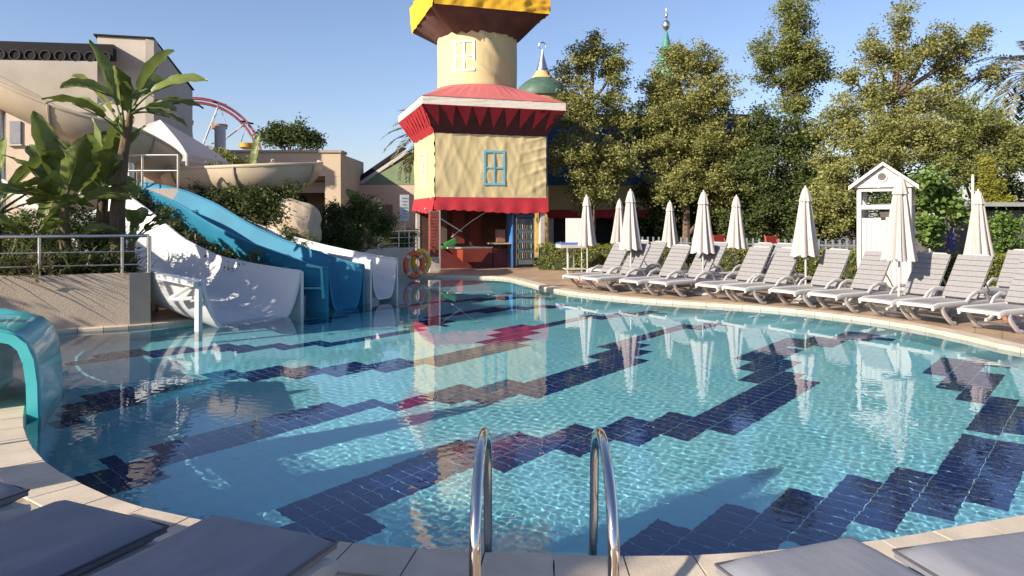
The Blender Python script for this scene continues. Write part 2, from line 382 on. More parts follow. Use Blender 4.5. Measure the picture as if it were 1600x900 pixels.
# ------------------------------------------------------------------ water: rippled sheet that really refracts
def waves(X, Y, sp):
    r = np.random.default_rng(3); Z = np.zeros_like(X)
    for k in range(60):
        a = r.uniform(0, 6.28); Lw = .034*(4.2 ** r.random()); ph = r.uniform(0, 6.28)
        Z += .00029*Lw*np.sin((X*np.cos(a)+Y*np.sin(a))*2*pi/Lw+ph)*np.clip((Lw/sp-2.8)/2, 0, 1)
    for k in range(8):
        a = r.uniform(0, 6.28); Lw = r.uniform(.6, 1.6); Z += .00006*Lw*np.sin((X*np.cos(a)+Y*np.sin(a))*2*pi/Lw+r.uniform(0, 6))
    return Z/(1+np.maximum(0, Y-7)*.06)
# grid lines fan out from the near edge so that the mesh is finest where ripples show
us = np.concatenate([np.arange(-3.2, -.78, .012), np.arange(-.78, .78, .0021), np.arange(.78, 1.6, .012)]); ys = [2.1]
while ys[-1] < 3.2: ys.append(ys[-1]*1.006)
while ys[-1] < 20.6: ys.append(ys[-1]*1.0024)
Ug, Y = np.meshgrid(us, np.array(ys)); X = Ug*Y; nx, ny = X.shape[1], X.shape[0]
sp = np.maximum(np.gradient(us)[None, :]*Y, .0024*Y)
i = np.arange((nx-1)*(ny-1)); a = (i//(nx-1))*nx+i % (nx-1); Q = np.stack([a, a+1, a+nx+1, a+nx], -1)
fx = X.ravel()[a]; fy = Y.ravel()[a]; sdx, sdy = .81, .59      # sheet extended unseen under the sunny-side deck, added to let sunlight reach the floor
wet = inside(offset(OUT, .02), fx, fy)
for k_ in (.45, .9, 1.35, 1.8, 2.2): wet |= inside(OUT, fx+sdx*k_, fy+sdy*k_)
Q = Q[wet]
used = np.unique(Q); remap = np.zeros(nx*ny, int); remap[used] = np.arange(len(used))
V = np.stack([X, Y, WZ+waves(X, Y, sp)], -1).reshape(-1, 3)[used]
water = fast('water', V, remap[Q], None, None, True); tag(water, kind='structure')
m = bpy.data.materials.new('pool_water'); m.use_nodes = True; t = m.node_tree; t.nodes.clear()
out = t.nodes.new('ShaderNodeOutputMaterial'); pb = t.nodes.new('ShaderNodeBsdfPrincipled')
pb.inputs['Base Color'].default_value = (.64, .945, 1.0, 1); pb.inputs['Roughness'].default_value = 0
pb.inputs['IOR'].default_value = 1.33; pb.inputs['Transmission Weight'].default_value = 1
t.links.new(pb.outputs[0], out.inputs[0])
water.data.materials.append(m); water.cycles.is_caustics_caster = True

# ================================================================== things
def dirv(az): return np.array([cos(az), sin(az)])

# ------------------------------------------------------------------ sun loungers
def make_lounger(cushion):
    "local frame: +x from foot to head, origin on the ground under the foot end"
    t = thing('sun_lounger', '', 'sun lounger'); Wd, SH = .62, .31
    hx, ang = 1.12, R(57 if not cushion else 6); bl = .80
    pad = M_cush if cushion else M_padG
    for s in (-1, 1):
        y = s*(Wd/2-.03)
        MB().tube([(.02, y, SH-.05), (.0, y, SH-.02), (.10, y, SH), (.6, y, SH), (hx, y, SH), (1.62, y, SH-.01), (1.88, y, SH-.02)], [.024, .028, .032, .032, .032, .030, .026], 8, flat=1.5).build('side_rail', M_white, t, True, True)
        MB().tube([(.22, y, SH-.03), (.27, y, SH-.12), (.40, y, .07), (.47, y, .025), (.55, y, .02)], [.034, .030, .027, .028, .024], 8, flat=1.3).build('leg', M_white, t, True, True)
        MB().tube([(1.72, y, SH-.03), (1.66, y, SH-.12), (1.50, y, .07), (1.42, y, .025), (1.34, y, .02)], [.034, .030, .027, .028, .024], 8, flat=1.3).build('leg', M_white, t, True, True)
        MB().tube([(.80, y*1.06, SH+.02), (.90, y*1.10, SH+.12), (1.05, y*1.12, SH+.18), (1.25, y*1.12, SH+.16), (1.38, y*1.08, SH+.03)], .021, 8, flat=1.6).build('armrest', M_white, t, True, True)
    MB().box((.02, 0, SH-.005), (.06, Wd-.04, .05), 0, .012).build('end_bar', M_white, t, False, True); MB().box((1.84, 0, SH-.02), (.06, Wd-.06, .05), 0, .012).build('end_bar', M_white, t, False, True)
    for xx in (.47, 1.42): MB().box((xx, 0, .10), (.03, Wd-.08, .03), 0, .006).build('stretcher', M_white, t, False, True)
    if not cushion:
        n = 11
        for k in range(n):
            x = .06+(hx-.08)*(k+.5)/n; MB().box((x, 0, SH+.022-.012*sin(pi*k/n)), ((hx-.08)/n-.008, Wd-.075, .018), 0, .004).build('seat_slat', pad, t, False, True)
        bk = MB()
        c, s_ = cos(ang), sin(ang)
        for q in (-1, 1): bk.tube([(hx, q*(Wd/2-.05), SH+.01), (hx+bl*c, q*(Wd/2-.05), SH+.01+bl*s_)], .018, 6)
        bk.tube([(hx+bl*c, -(Wd/2-.05), SH+.01+bl*s_), (hx+(bl+.05)*c, -(Wd/2-.14), SH+.01+(bl+.05)*s_), (hx+(bl+.05)*c, (Wd/2-.14), SH+.01+(bl+.05)*s_), (hx+bl*c, (Wd/2-.05), SH+.01+bl*s_)], .018, 6)
        bk.tube([(hx+.5*c, .18, SH+.5*s_), (hx+.62, .18, SH)], .012, 6); bk.tube([(hx+.5*c, -.18, SH+.5*s_), (hx+.62, -.18, SH)], .012, 6)
        bk.build('backrest_frame', M_white, t, True, True)
        for k in range(8):
            d = bl*(k+.5)/8+.02; MB().box((hx+d*c-.02*s_, 0, SH+.02+d*s_+.012), (bl/8-.007, Wd-.06, .018), 0, .004, -ang).build('backrest_slat', pad, t, False, True)
    else:
        def pillow(x0, x1, z, th, nm):
            nu, nv = 41, 25; V = []; Fc = []
            for top in (1, -1):
                for a in range(nu):
                    for b in range(nv):
                        u, v = a/(nu-1), b/(nv-1)
                        e = min(1, min(u, 1-u)*(x1-x0)/.085)*1.0; f_ = min(1, min(v, 1-v)*(Wd-.02)/.085)
                        puff = th/2*(1-(1-min(e, 1))**2)*(1-(1-min(f_, 1))**2)
                        crown = (.016*sin(pi*u)*sin(pi*v)+.0035*sin(15*u+3*v)*sin(4*v+1)+.002*sin(70*u+9*sin(5*v))*(1-min(1, f_*.8)) +.002*sin(60*v+7*sin(6*u))*(1-min(1, e*.8)))*min(1, e*1.2)*min(1, f_*1.2) if top > 0 else 0
                        V.append((x0+(x1-x0)*u, (v-.5)*(Wd-.01), z+top*(.012+puff)+crown))
            N = nu*nv
            for a in range(nu-1):
                for b in range(nv-1):
                    i0 = a*nv+b; Fc.append((i0, i0+nv, i0+nv+1, i0+1)); Fc.append((N+i0, N+i0+1, N+i0+nv+1, N+i0+nv))
            for a in range(nu-1):
                for b in (0, nv-1): Fc.append((a*nv+b, (a+1)*nv+b, N+(a+1)*nv+b, N+a*nv+b))
            for b in range(nv-1):
                for a in (0, nu-1): Fc.append((a*nv+b, a*nv+b+1, N+a*nv+b+1, N+a*nv+b))
            mb = MB(); mb.add(V, Fc); o = mb.build(nm, pad, t, True, True)
            hw = (Wd-.01)/2+.002
            for zz in (.014,):
                MB().tube([(x0-.002, -hw, z+zz), (x1, -hw, z+zz), (x1, hw, z+zz), (x0-.002, hw, z+zz), (x0-.002, -hw, z+zz)], .005, 6).build('piping', M_pipe, o, True, True)
        pillow(.0, 1.14, SH+.078, .085, 'seat_cushion'); pillow(1.16, 1.9, SH+.092, .085, 'back_cushion')
        pl = MB().box((.95, 0, SH+.012), (1.85, Wd-.06, .022), 0, .006); pl.build('seat_panel', M_white, t, False, True)
    return t
far_proto = make_lounger(False); near_proto = make_lounger(True)
def put(proto, used, xy, az, label, group):
    o = proto if not used else copy_tree(proto); used.append(1)
    o.location = (xy[0], xy[1], 0.022 if xy[1] < 4 else .004); o.rotation_euler = (0, 0, az); tag(o, label, 'sun lounger', group); return o
U1, U2 = [], []
G1 = 'white sun loungers with grey slats on the far deck'
front = [((889, 432), 'first front-row lounger, nearest the blue-topped stand'), ((918, 435), 'second front-row lounger, behind the thin second front parasol pole'),
         ((980, 439), 'third front-row lounger, left of the parasol with round white base'), ((1024, 441), 'fourth front-row lounger, partly behind the parasol with round white base'),
         ((1103, 446), 'fifth front-row lounger, just right of the round white parasol base'), ((1146, 450), 'sixth front-row lounger, left of the parasol before the hedge'),
         ((1222, 455), 'seventh front-row lounger, under the parasol left of the changing cabin'), ((1286, 461), 'lounger standing directly in front of the white changing cabin'),
         ((1370, 470), 'lounger right of the cabin, left one of the pair before the hedge'), ((1433, 476), 'lounger right of the cabin, right one of the pair before the hedge'),
         ((1534, 487), 'lounger cut by the right picture edge, foot end nearest the water')]
for k, ((a, b), lab) in enumerate(front):
    x, y = gp(a, b, .33); put(far_proto, U1, (x+.05, y+.15), R(33-.7*k), 'white and grey '+lab, G1)
back = [((1007, 385), 'behind the tall second front parasol'), ((1034, 387), 'below the small rear parasol, at the left of the middle gap'), ((1127, 389), 'between the round-based parasol and the rear parasol'),
        ((1197, 390), 'left one of two behind the sixth front lounger'), ((1228, 391), 'right one of two behind the sixth front lounger'), ((1604, 404), 'at the right picture edge behind the pair')]
for (a, b), lab in back:
    x, y = gp(a, b, .88); az = R(30); v = dirv(az)*1.62
    put(far_proto, U1, (x-v[0], y-v[1]), az, 'rear-row grey lounger '+lab, G1)
G2 = 'loungers with thick grey cushions at the near edge'
def near_l(xy, az, lab): put(near_proto, U2, xy, az, lab, G2)
def foot(c1, c2, z=.42):
    a, b = np.array(gp(*c1, z)), np.array(gp(*c2, z)); m_ = (a+b)/2; d = (b-a)/np.linalg.norm(b-a); h = np.array([d[1], -d[0]])
    return m_, math.atan2(h[1], h[0])
for c1, c2, lab in (((-75, 738), (37, 765), 'grey cushioned lounger at the left picture edge, only its corner showing'), ((107, 786), (256, 822), 'grey cushioned lounger at lower left, second from the left edge'),
                    ((342, 811), (514, 845), 'grey cushioned lounger at lower left, nearest the steel ladder'), ((1120, 884), (1328, 843), 'grey cushioned lounger at lower right, nearest the steel ladder'),
                    ((1394, 862), (1606, 834), 'grey cushioned lounger in the lower right corner of the picture')):
    m_, az = foot(c1, c2); near_l(m_, az, lab)

# ------------------------------------------------------------------ closed parasols
def make_parasol():
    t = thing('closed_parasol', '', 'parasol'); n = 64
    MB().lathe((0, 0, 0), [(.21, 0), (.22, .015), (.21, .05), (.12, .075), (.035, .085), (.033, .25), (.028, .26)], 28).build('base', M_white, t, True, True)
    MB().lathe((0, 0, 0), [(.019, .05), (.019, 2.18)], 12).build('pole', M_white, t, True, True)
    prof = [(.03, 2.235), (.055, 2.20), (.075, 2.10), (.095, 1.98), (.125, 1.75), (.155, 1.50), (.19, 1.25), (.225, 1.02), (.245, .90)]
    V = []; Fc = []; r_ = random.Random(5); ph = [r_.uniform(.75, 1.25) for _ in range(8)]
    for i, (r, z) in enumerate(prof):
        dp = min(1, i/3)*.34
        for k in range(n):
            th = 2*pi*k/n; q = abs(cos(4*th+.25*sin(2*th)))**.8; pp = ph[int(k/n*8) % 8]
            rr = r*(1-dp+dp*q*1.5*pp*.85)
            zz = z+(.05*(1-q) if i == len(prof)-1 else 0); tw = .35*(2.2-z)*.25
            V.append((rr*cos(th+tw), rr*sin(th+tw), zz))
    for i in range(len(prof)-1):
        for k in range(n): Fc.append((i*n+k, i*n+(k+1) % n, (i+1)*n+(k+1) % n, (i+1)*n+k))
    Fc.append(tuple(range(n)))
    mb = MB(); mb.add(V, Fc); mb.build('canopy', M_fabW, t, True, True)
    V = []; Fc = []
    pr = [(.012, 2.262), (.05, 2.235), (.08, 2.15), (.108, 2.03), (.118, 1.985)]
    for i, (r, z) in enumerate(pr):
        for k in range(n): th = 2*pi*k/n; rr = r*(1+.10*(i/4)*cos(8*th)); V.append((rr*cos(th), rr*sin(th), z))
    for i in range(4):
        for k in range(n): Fc.append((i*n+k, i*n+(k+1) % n, (i+1)*n+(k+1) % n, (i+1)*n+k))
    Fc.append(tuple(range(n))); mb = MB(); mb.add(V, Fc); mb.build('vent_cap', M_fabW, t, True, True)
    MB().lathe((0, 0, 2.25), [(.018, 0), (.024, .02), (.014, .04), (.002, .05)], 10).build('finial', M_white, t, True, True)
    for k in range(8): th = 2*pi*(k+.5)/8; MB().tube([(.05*cos(th), .05*sin(th), 1.2), (.11*cos(th), .11*sin(th), .885)], .007, 5).build('rib', M_white, t, True, True)
    return t
par = make_parasol(); upar = []
def put_par(x, y, h, lab, rz):
    o = par if not upar else copy_tree(par); upar.append(1)
    o.location = (x, y, .004); s = h/2.3; o.scale = (s, s, s); o.rotation_euler = (R(random.uniform(-.7, .7)), R(random.uniform(-.7, .7)), rz); tag(o, lab, 'parasol', 'closed off-white parasols'); return o
for px, d, h, lab in ((918, 19.2, 2.27, 'closed off-white parasol beside the blue-topped stand, leftmost of all'), (967, 21.5, 2.22, 'closed parasol half hidden behind a taller one, second from the left'),
                      (986, 16.4, 2.31, 'tall closed off-white parasol third from the left, over the first loungers'), (1047, 19.6, 2.12, 'small closed parasol standing far back between the two tall ones'),
                      (1098, 15.3, 2.24, 'closed off-white parasol with round white base standing before the loungers'), (1150, 17.8, 2.22, 'closed parasol with clear gap beneath it, right of the round-based one'),
                      (1259, 13.9, 2.27, 'closed wide parasol left of the white changing cabin'), (1404, 12.0, 2.36, 'closed parasol overlapping the right side of the changing cabin'),
                      (1529, 14.4, 2.22, 'closed parasol farthest right, before the clipped hedge')):
    put_par((px-800)/F*d, d, h, lab, random.uniform(0, 6))
# four parasols on the left deck outside the picture: their shadows lie on the pool floor
sh = np.array([.81, .59]); sw = math.asin(cos(SUN_EL)/1.33)
for (tip, h, lab) in (((1210, 735), 2.30, 'closed parasol on the near left deck, casting the shadow beside the ladder'), ((790, 680), 2.4, 'closed parasol on the left deck, casting the shadow along the middle tile band'),
                      ((770, 630), 2.4, 'closed parasol on the left deck, casting the shadow under the third tile band'), ((475, 609), 2.4, 'closed parasol on the left deck behind the turquoise slide')):
    p = np.array(through_water(*tip))-sh*(DEPTH*math.tan(sw)+(h-.02)/math.tan(SUN_EL)); put_par(p[0], p[1], h, lab, random.uniform(0, 6))

# ------------------------------------------------------------------ ladder in front
lad = thing('pool_ladder', 'polished steel pool ladder with two arched handrails at the near pool edge', 'ladder', (.13, 3.4, 0))
for xn, xf in ((-.132, -.118), (.362, .400)):
    P = [(xn, 2.55, .0), (xn, 2.55, .35), (xn, 2.55, .45)]
    for k in range(1, 12):
        th = pi*k/12; P.append((xn+(xf-xn)*(1-cos(th))/2, 2.55+.93*(1-cos(th))/2, .45+.265*sin(th)))
    P += [(xf, 3.48, .45), (xf, 3.50, .2), (xf, 3.56, -.05), (xf, 3.66, -.35), (xf, 3.68, -.95)]
    rail = MB().tube(P, .0215, 18).build('handrail', M_chrome, lad, True)
    MB().lathe((xn, 2.55, .008), [(.05, 0), (.05, .008), (.026, .03)], 20).build('flange', M_chrome, rail, True)
for z in (-.12, -.40, -.68):
    MB().box((.14, 3.64, z), (.50, .085, .025), 0, .008).build('tread', M_steel, lad)

# ------------------------------------------------------------------ waterslides
def channel(P, hd, wd, prof, m, parent, name, wall=.5, rim=.05, n=13, th=.02, dip=.30):
    "open U channel swept along floor points P (x, y, z_rim_top); hd = unit side vector"
    V = []; Fc = []; K = 2*n
    for pi_, (x, y, zt) in enumerate(P):
        inner = []; outer = []; tt_ = math.hypot(x-P[0][0], y-P[0][1]); wall_ = wall+dip*max(0, 1-tt_/2.2)**1.5
        for k in range(n):
            u = -1+2*k/(n-1); s = u*wd/2; q = abs(u)**5.5; z = zt-wall_*(1-q)
            inner.append((x+hd[0]*s, y+hd[1]*s, z)); outer.append((x+hd[0]*s*1.05, y+hd[1]*s*1.05, z-th-.0*q))
        V += inner+outer[::-1]
    for i in range(len(P)-1):
        for k in range(K): Fc.append((i*K+k, i*K+(k+1) % K, (i+1)*K+(k+1) % K, (i+1)*K+k))
    Fc.append(tuple(range(K))); Fc.append(tuple(range((len(P)-1)*K, len(P)*K))[::-1])
    mb = MB(); mb.add(V, Fc); o = mb.build(name, m, parent, True)
    for s in (-1, 1):
        r_ = MB(); r_.tube([(x+hd[0]*s*wd/2*1.03, y+hd[1]*s*wd/2*1.03, z+.005) for x, y, z in P], rim, 8, flat=.7); r_.build('rim', m, o, True)
    return o
def spl(ts, zs, t): return float(np.interp(t, ts, zs))
SB, SS = np.array([-.89, .45]), np.array([.45, .89])
def slide_path(o, ts, zs, tmax, n=26):
    tt = np.linspace(0, tmax, n); w_ = np.array([spl(ts, zs, t) for t in tt]); w_ = np.convolve(np.pad(w_, 1, 'edge'), [.25, .5, .25], 'valid')
    return [(o[0]+SB[0]*t, o[1]+SB[1]*t, z) for t, z in zip(tt, w_)]
ws = thing('white_waterslide', 'wide white waterslide sweeping down into the pool beside the planter', 'waterslide', (-4.15, 11.6, 0))
P = slide_path((-4.15, 11.6), [0, 1, 2, 3, 4, 5, 6, 8, 9], [.70, .78, .90, 1.22, 1.78, 2.25, 2.75, 3.5, 3.7], 5.2, 26)
channel(P, SS, 2.0, None, M_slide, ws, 'chute', .60, .035, 25, .03, .22)
for s, xo in ((-1, 0), (1, 0)):
    c = np.array([-4.15, 11.6])+SS*s*1.03
    b_ = MB(); b_.prism([(c[0]-.0, c[1], -.9), (c[0]+SB[0]*(.10 if s < 0 else .40), c[1]+SB[1]*(.10 if s < 0 else .40), -.9), (c[0]+SB[0]*(.08 if s < 0 else .28), c[1]+SB[1]*(.08 if s < 0 else .28), .715), (c[0], c[1], .705)], tuple(SS*s*.07)+(0,))
    b_.build('end_post', M_slide, ws)
cl = np.array([-4.15, 11.6])-SS*1.06
f_ = MB()
f_.prism([(cl[0], cl[1], .705), (cl[0]+SB[0]*.85, cl[1]+SB[1]*.85, .80), (cl[0]+SB[0]*.85, cl[1]+SB[1]*.85, .72), (cl[0], cl[1], .63)], tuple(-SS*.13)+(0,)); f_.build('side_flange', M_slide, ws)
br = MB(); br.tube([(cl[0]+SB[0]*.12-SS[0]*.04, cl[1]+SB[1]*.12-SS[1]*.04, .45), (cl[0]+SB[0]*.62-SS[0]*.04, cl[1]+SB[1]*.62-SS[1]*.04, .40)], .03, 6); br.tube([(cl[0]+SB[0]*.10-SS[0]*.04, cl[1]+SB[1]*.10-SS[1]*.04, .66), (cl[0]+SB[0]*.62-SS[0]*.04, cl[1]+SB[1]*.62-SS[1]*.04, .42)], .03, 6); br.build('bracket', M_slide, ws, True)
for t in (2.5, 4.5):
    c = np.array([-4.15, 11.6])+SB*t; z = spl([0, 2, 4, 6, 8], [.7, .9, 1.78, 2.75, 3.5], t)-.62
    MB().tube([(c[0], c[1], 0), (c[0], c[1], z)], .09, 10).build('support', M_steel, ws, True)
bs = thing('blue_waterslide', 'blue waterslide curving down between shrubs into the pool', 'waterslide', (-3.07, 13.3, 0))
tb = [0, .5, 1, 2, 3, 4, 5, 6, 7]; zb = [.73, .80, .93, 1.17, 1.5, 1.95, 2.25, 2.42, 2.5]
channel(slide_path((-3.07, 13.3), tb, zb, 6.5), SS, .95, None, M_blue, bs, 'chute', .50, .03, 15, .03)
for s in (-1, 1):
    c = np.array([-3.07, 13.3])+SS*s*.49
    MB().prism([(c[0], c[1], -.9), (c[0]+SB[0]*.5, c[1]+SB[1]*.5, -.9), (c[0]+SB[0]*.5, c[1]+SB[1]*.5, .78), (c[0], c[1], .735)], tuple(SS*s*.05)+(0,)).build('end_post', M_blue, bs)
c = np.array([-3.07, 13.3])-SS*.56
b_ = MB(); b_.tube([(c[0]+SB[0]*.45, c[1]+SB[1]*.45, .78), (c[0]+SB[0]*.1, c[1]+SB[1]*.1, .74), (c[0]+SB[0]*.06, c[1]+SB[1]*.06, .2)], .035, 6); b_.tube([(c[0]+SB[0]*.5, c[1]+SB[1]*.5, .36), (c[0]+SB[0]*.08, c[1]+SB[1]*.08, .38)], .025, 6); b_.build('bracket', M_turq, bs, True)
for t in (2, 4, 6):
    c = np.array([-3.07, 13.3])+SB*t; MB().tube([(c[0], c[1], 0), (c[0], c[1], spl(tb, zb, t)-.5)], .06, 10).build('support', M_steel, bs, True)
ns = thing('narrow_waterslide', 'narrow white waterslide ending beside the lifebuoys', 'waterslide', (-2.56, 14.4, 0))
tn, zn = [0, 1, 2, 3, 4, 6], [.79, .90, 1.05, 1.25, 1.5, 2.1]
channel(slide_path((-2.56, 14.4), tn, zn, 5.5), SS, .80, None, M_slide, ns, 'chute', .45, .028, 13, .03)
for s in (-1, 1):
    c = np.array([-2.56, 14.4])+SS*s*.41
    MB().prism([(c[0], c[1], -.9), (c[0]+SB[0]*.45, c[1]+SB[1]*.45, -.9), (c[0]+SB[0]*.45, c[1]+SB[1]*.45, .83), (c[0], c[1], .795)], tuple(SS*s*.05)+(0,)).build('end_post', M_slide, ns)
for t in (2, 4): c = np.array([-2.56, 14.4])+SB*t; MB().tube([(c[0], c[1], 0), (c[0], c[1], spl(tn, zn, t)-.45)], .06, 10).build('support', M_steel, ns, True)
# retaining wall behind the slide mouths
rw = thing('retaining_wall', 'low stucco wall under the slide mouths along the far left pool edge', 'wall', (-4.2, 15, 0))
W_ = [(-4.84, 13.15), (-4.75, 13.6), (-4.4, 15.5), (-4.05, 17.6), (-3.55, 19.4)]
for k in range(4):
    a, b = np.array(W_[k]), np.array(W_[k+1]); n_ = np.array([-(b-a)[1], (b-a)[0]]); n_ /= np.linalg.norm(n_)
    MB().prism([(*(a+n_*.12), -.02), (*(b+n_*.12), -.02), (*(b+n_*.12), .42), (*(a+n_*.12), .42)], tuple(n_*.22)+(0,)).build('panel', M_stucco, rw)

# turquoise slide at the far left: mouth in the pool, chute climbing out of the picture to the left
ts_ = thing('turquoise_waterslide', 'turquoise waterslide lip curving down into the water at the left picture edge', 'waterslide', (-4.2, 6.6, 0))
p0 = np.array([-3.98, 6.05]); tl = np.array([-.91, -.20]); tl /= np.linalg.norm(tl); tw_ = np.array([-.41, .91]); TWD = 1.2
prof = [(.0, -.55), (.01, -.1), (.02, .25), (.045, .45), (.10, .59), (.19, .67), (.30, .70), (.7, .71), (1.3, .75), (2.0, .95), (3.0, 1.45), (4.2, 2.05), (5.5, 2.7)]
def tp(s, v, z): q = p0+tl*s+tw_*v; return (q[0], q[1], z)
V = []; nv = 15
for (s_, z) in prof:
    for k in range(nv):
        v = k/(nv-1); lip = .10*abs(2*v-1)**5*min(1, max(0, (s_-.25)*2)); V.append(tp(s_, v*TWD, z+lip))
Fc = [(i*nv+k, i*nv+k+1, (i+1)*nv+k+1, (i+1)*nv+k) for i in range(len(prof)-1) for k in range(nv-1)]
mb = MB(); mb.add(V, Fc); o = mb.build('chute', M_turq, ts_, True); q = o.modifiers.new('solid', 'SOLIDIFY'); q.thickness = .03; q.offset = 0
o.modifiers.new('sub', 'SUBSURF').render_levels = 1
for v in (0, TWD):
    a_ = [tp(s_, v, z) for s_, z in prof]; fl_ = MB(); n_ = len(prof)
    inner = []
    for i, (s_, z) in enumerate(prof):
        s0_, z0_ = prof[max(0, i-1)]; s1_, z1_ = prof[min(n_-1, i+1)]; tx, tz = s1_-s0_, z1_-z0_; L_ = math.hypot(tx, tz); inner.append(tp(s_+tz/L_*.085, v, z-tx/L_*.085))
    sgn = -1 if v == 0 else 1; off = tw_*sgn*.035
    V = a_+inner+[(x+off[0], y+off[1], z) for x, y, z in a_]+[(x+off[0], y+off[1], z) for x, y, z in inner]
    for i in range(n_-1):
        fl_.f += [(i, i+1, n_+i+1, n_+i), (2*n_+i, 2*n_+i+1, 3*n_+i+1, 3*n_+i), (i, i+1, 2*n_+i+1, 2*n_+i), (n_+i, n_+i+1, 3*n_+i+1, 3*n_+i)]
    fl_.v = [tuple(map(float, p)) for p in V]; fl_.build('edge_flange', M_turq, ts_, True)
for s_, z in ((.42, .66), (.95, .68), (1.6, .75)):
    MB().prism([tp(s_, .12, z), tp(s_+.05, .12, z), tp(s_+.05, .12, .06), tp(s_, .12, .06)], (*(tw_*(TWD-.24)), 0)).build('stiffener', M_turq, ts_)
for s_, z in ((2.3, .95), (4.2, 1.9)):
    q = tp(s_, TWD/2, 0); MB().tube([q, (q[0], q[1], z)], .09, 10).build('support', M_steel, ts_, True)

# beige flume
fl = thing('beige_flume', 'beige half-pipe water flume winding high above the planting', 'waterslide', (-8, 16, 0))
FP = [at(*q) for q in ((-160, 62, 15.2), (-60, 102, 15.4), (0, 134, 15.5), (60, 164, 15.6), (120, 190, 15.8), (180, 208, 16.2), (228, 236, 17.2), (250, 254, 18.2), (275, 268, 18.3), (330, 272, 17.6), (390, 270, 17.0), (440, 266, 17.2), (468, 262, 18.0), (462, 258, 19.2))]
FPs = []
for i in range(len(FP)-1):
    for t in np.linspace(0, 1, 4, endpoint=False): FPs.append(FP[i]*(1-t)+FP[i+1]*t)
FPs.append(FP[-1]); A_ = np.array(FPs)
for _ in range(3): A_[1:-1] = (A_[:-2]+2*A_[1:-1]+A_[2:])/4
V = []; Fc = []; n = 15; Rr = .56
for i in range(len(A_)):
    t = A_[min(i+1, len(A_)-1)]-A_[max(i-1, 0)]; t[2] = 0; t /= np.linalg.norm(t); sd = np.array([t[1], -t[0], 0])
    for rr in (Rr, Rr+.05):
        arc = [A_[i]+sd*rr*cos(th)*1.0+np.array([0, 0, rr*sin(th)+.10]) for th in np.linspace(pi, 2*pi, n)]
        V += arc if rr == Rr else arc[::-1]
K = 2*n
for i in range(len(A_)-1):
    for k in range(K): Fc.append((i*K+k, i*K+(k+1) % K, (i+1)*K+(k+1) % K, (i+1)*K+k))
Fc.append(tuple(range(K))); Fc.append(tuple(range((len(A_)-1)*K, len(A_)*K)))
mb = MB(); mb.add(V, Fc); ch = mb.build('chute', M_beige, fl, True)
for s in (-1, 1):
    pts = []
    for i in range(len(A_)):
        t = A_[min(i+1, len(A_)-1)]-A_[max(i-1, 0)]; t[2] = 0; t /= np.linalg.norm(t); pts.append(A_[i]+np.array([t[1], -t[0], 0])*s*(Rr+.03)+np.array([0, 0, .11]))
    MB().tube(pts, .045, 8).build('rim', M_beige, ch, True)
for i in (6, 14, 22, 34, 40, 46):
    t = A_[i+1]-A_[i-1]; t[2] = 0; t /= np.linalg.norm(t); sd = np.array([t[1], -t[0], 0])
    MB().tube([A_[i]+sd*(Rr+.06)*cos(th)+np.array([0, 0, (Rr+.06)*sin(th)+.10]) for th in np.linspace(pi, 2*pi, 13)], .03, 6).build('joint_flange', mat('flange', (.30, .25, .19), .6), fl, True)
for i in (8, 22, 40):
    MB().tube([(A_[i][0], A_[i][1], 0), (A_[i][0], A_[i][1], A_[i][2]-.4)], .11, 10).build('support', M_steel, fl, True)

# slide platform with rails
pf = thing('slide_platform', 'grey slide start platform with metal rails behind the blue slide', 'platform', (-8.2, 16.6, 0))
MB().box((-8.25, 16.7, 1.15), (1.6, 1.3, 2.3)).build('block', mat('concrete', (.33, .30, .27), .9, .15, 2, .2, 30), pf)
for x in (-9.0, -8.3, -7.5): MB().tube([(x, 16.1, 2.3), (x, 16.1, 3.05)], .025, 8).build('post', M_steel, pf, True)
for z in (2.7, 3.05): MB().tube([(-9.0, 16.1, z), (-7.5, 16.1, z)], .022, 8).build('rail', M_steel, pf, True)

# ------------------------------------------------------------------ planter with railing
pl = thing('planter_wall', 'beige stucco planter wall along the left pool edge', 'wall', (-5.9, 10.8, 0))
def wallseg(a, b, z0, z1, th, nm, m, parent):
    a, b = np.array(a, float), np.array(b, float); n_ = np.array([-(b-a)[1], (b-a)[0]]); n_ /= np.linalg.norm(n_)
    return MB().prism([(*a, z0), (*b, z0), (*b, z1), (*a, z1)], tuple(n_*th)+(0,)).build(nm, m, parent)
wallseg((-10.5, 9.05), (-5.83, 10.93), -.02, .80, .22, 'front_panel', M_stucco, pl)
wallseg((-5.829, 10.932), (-5.6, 11.105), -.02, .797, .22, 'corner_panel', M_stucco, pl)
wallseg((-5.595, 11.11), (-4.98, 11.95), -.06, .0, .22, 'end_panel', M_stucco, pl)
soil = fast('planting_bed', [(-10.5, 9.2, .70), (-5.9, 11.05, .70), (-5.72, 11.18, .70), (-6.45, 11.55, .70), (-8.3, 12.5, .70), (-12.5, 14.6, .70), (-13, 11, .7)], [(0, 1, 2, 3, 4, 5, 6)], M_soil); tag(soil, kind='structure')
slope = fast('planted_slope', [(-4.92, 13.2, .25), (-4.55, 15.5, .35), (-3.9, 18.8, .38), (-4.6, 21, 1.0), (-7, 21, 1.3), (-9, 19, 1.6), (-9, 14.5, 1.0), (-6.8, 13.1, .35)], [(0, 1, 2, 3, 4, 5, 6, 7)], M_soil); tag(slope, kind='structure')
rl = thing('planter_railing', 'stainless steel railing on top of the planter wall', 'railing', (-6, 10.8, .8))
ra, rb = np.array([-10.5, 9.14]), np.array([-5.62, 11.10])
for z, r in ((1.37, .027), (1.13, .012), (.93, .012)):
    MB().tube([(*ra, z), (*rb, z)], r, 10).build('rail', M_steel, rl, True)
for t in (.2, .48, .725, .93, 1):
    p = ra*(1-t)+rb*t; MB().tube([(*p, .795), (*p, 1.37)], .024 if t < 1 else .034, 10).build('post', M_steel, rl, True)
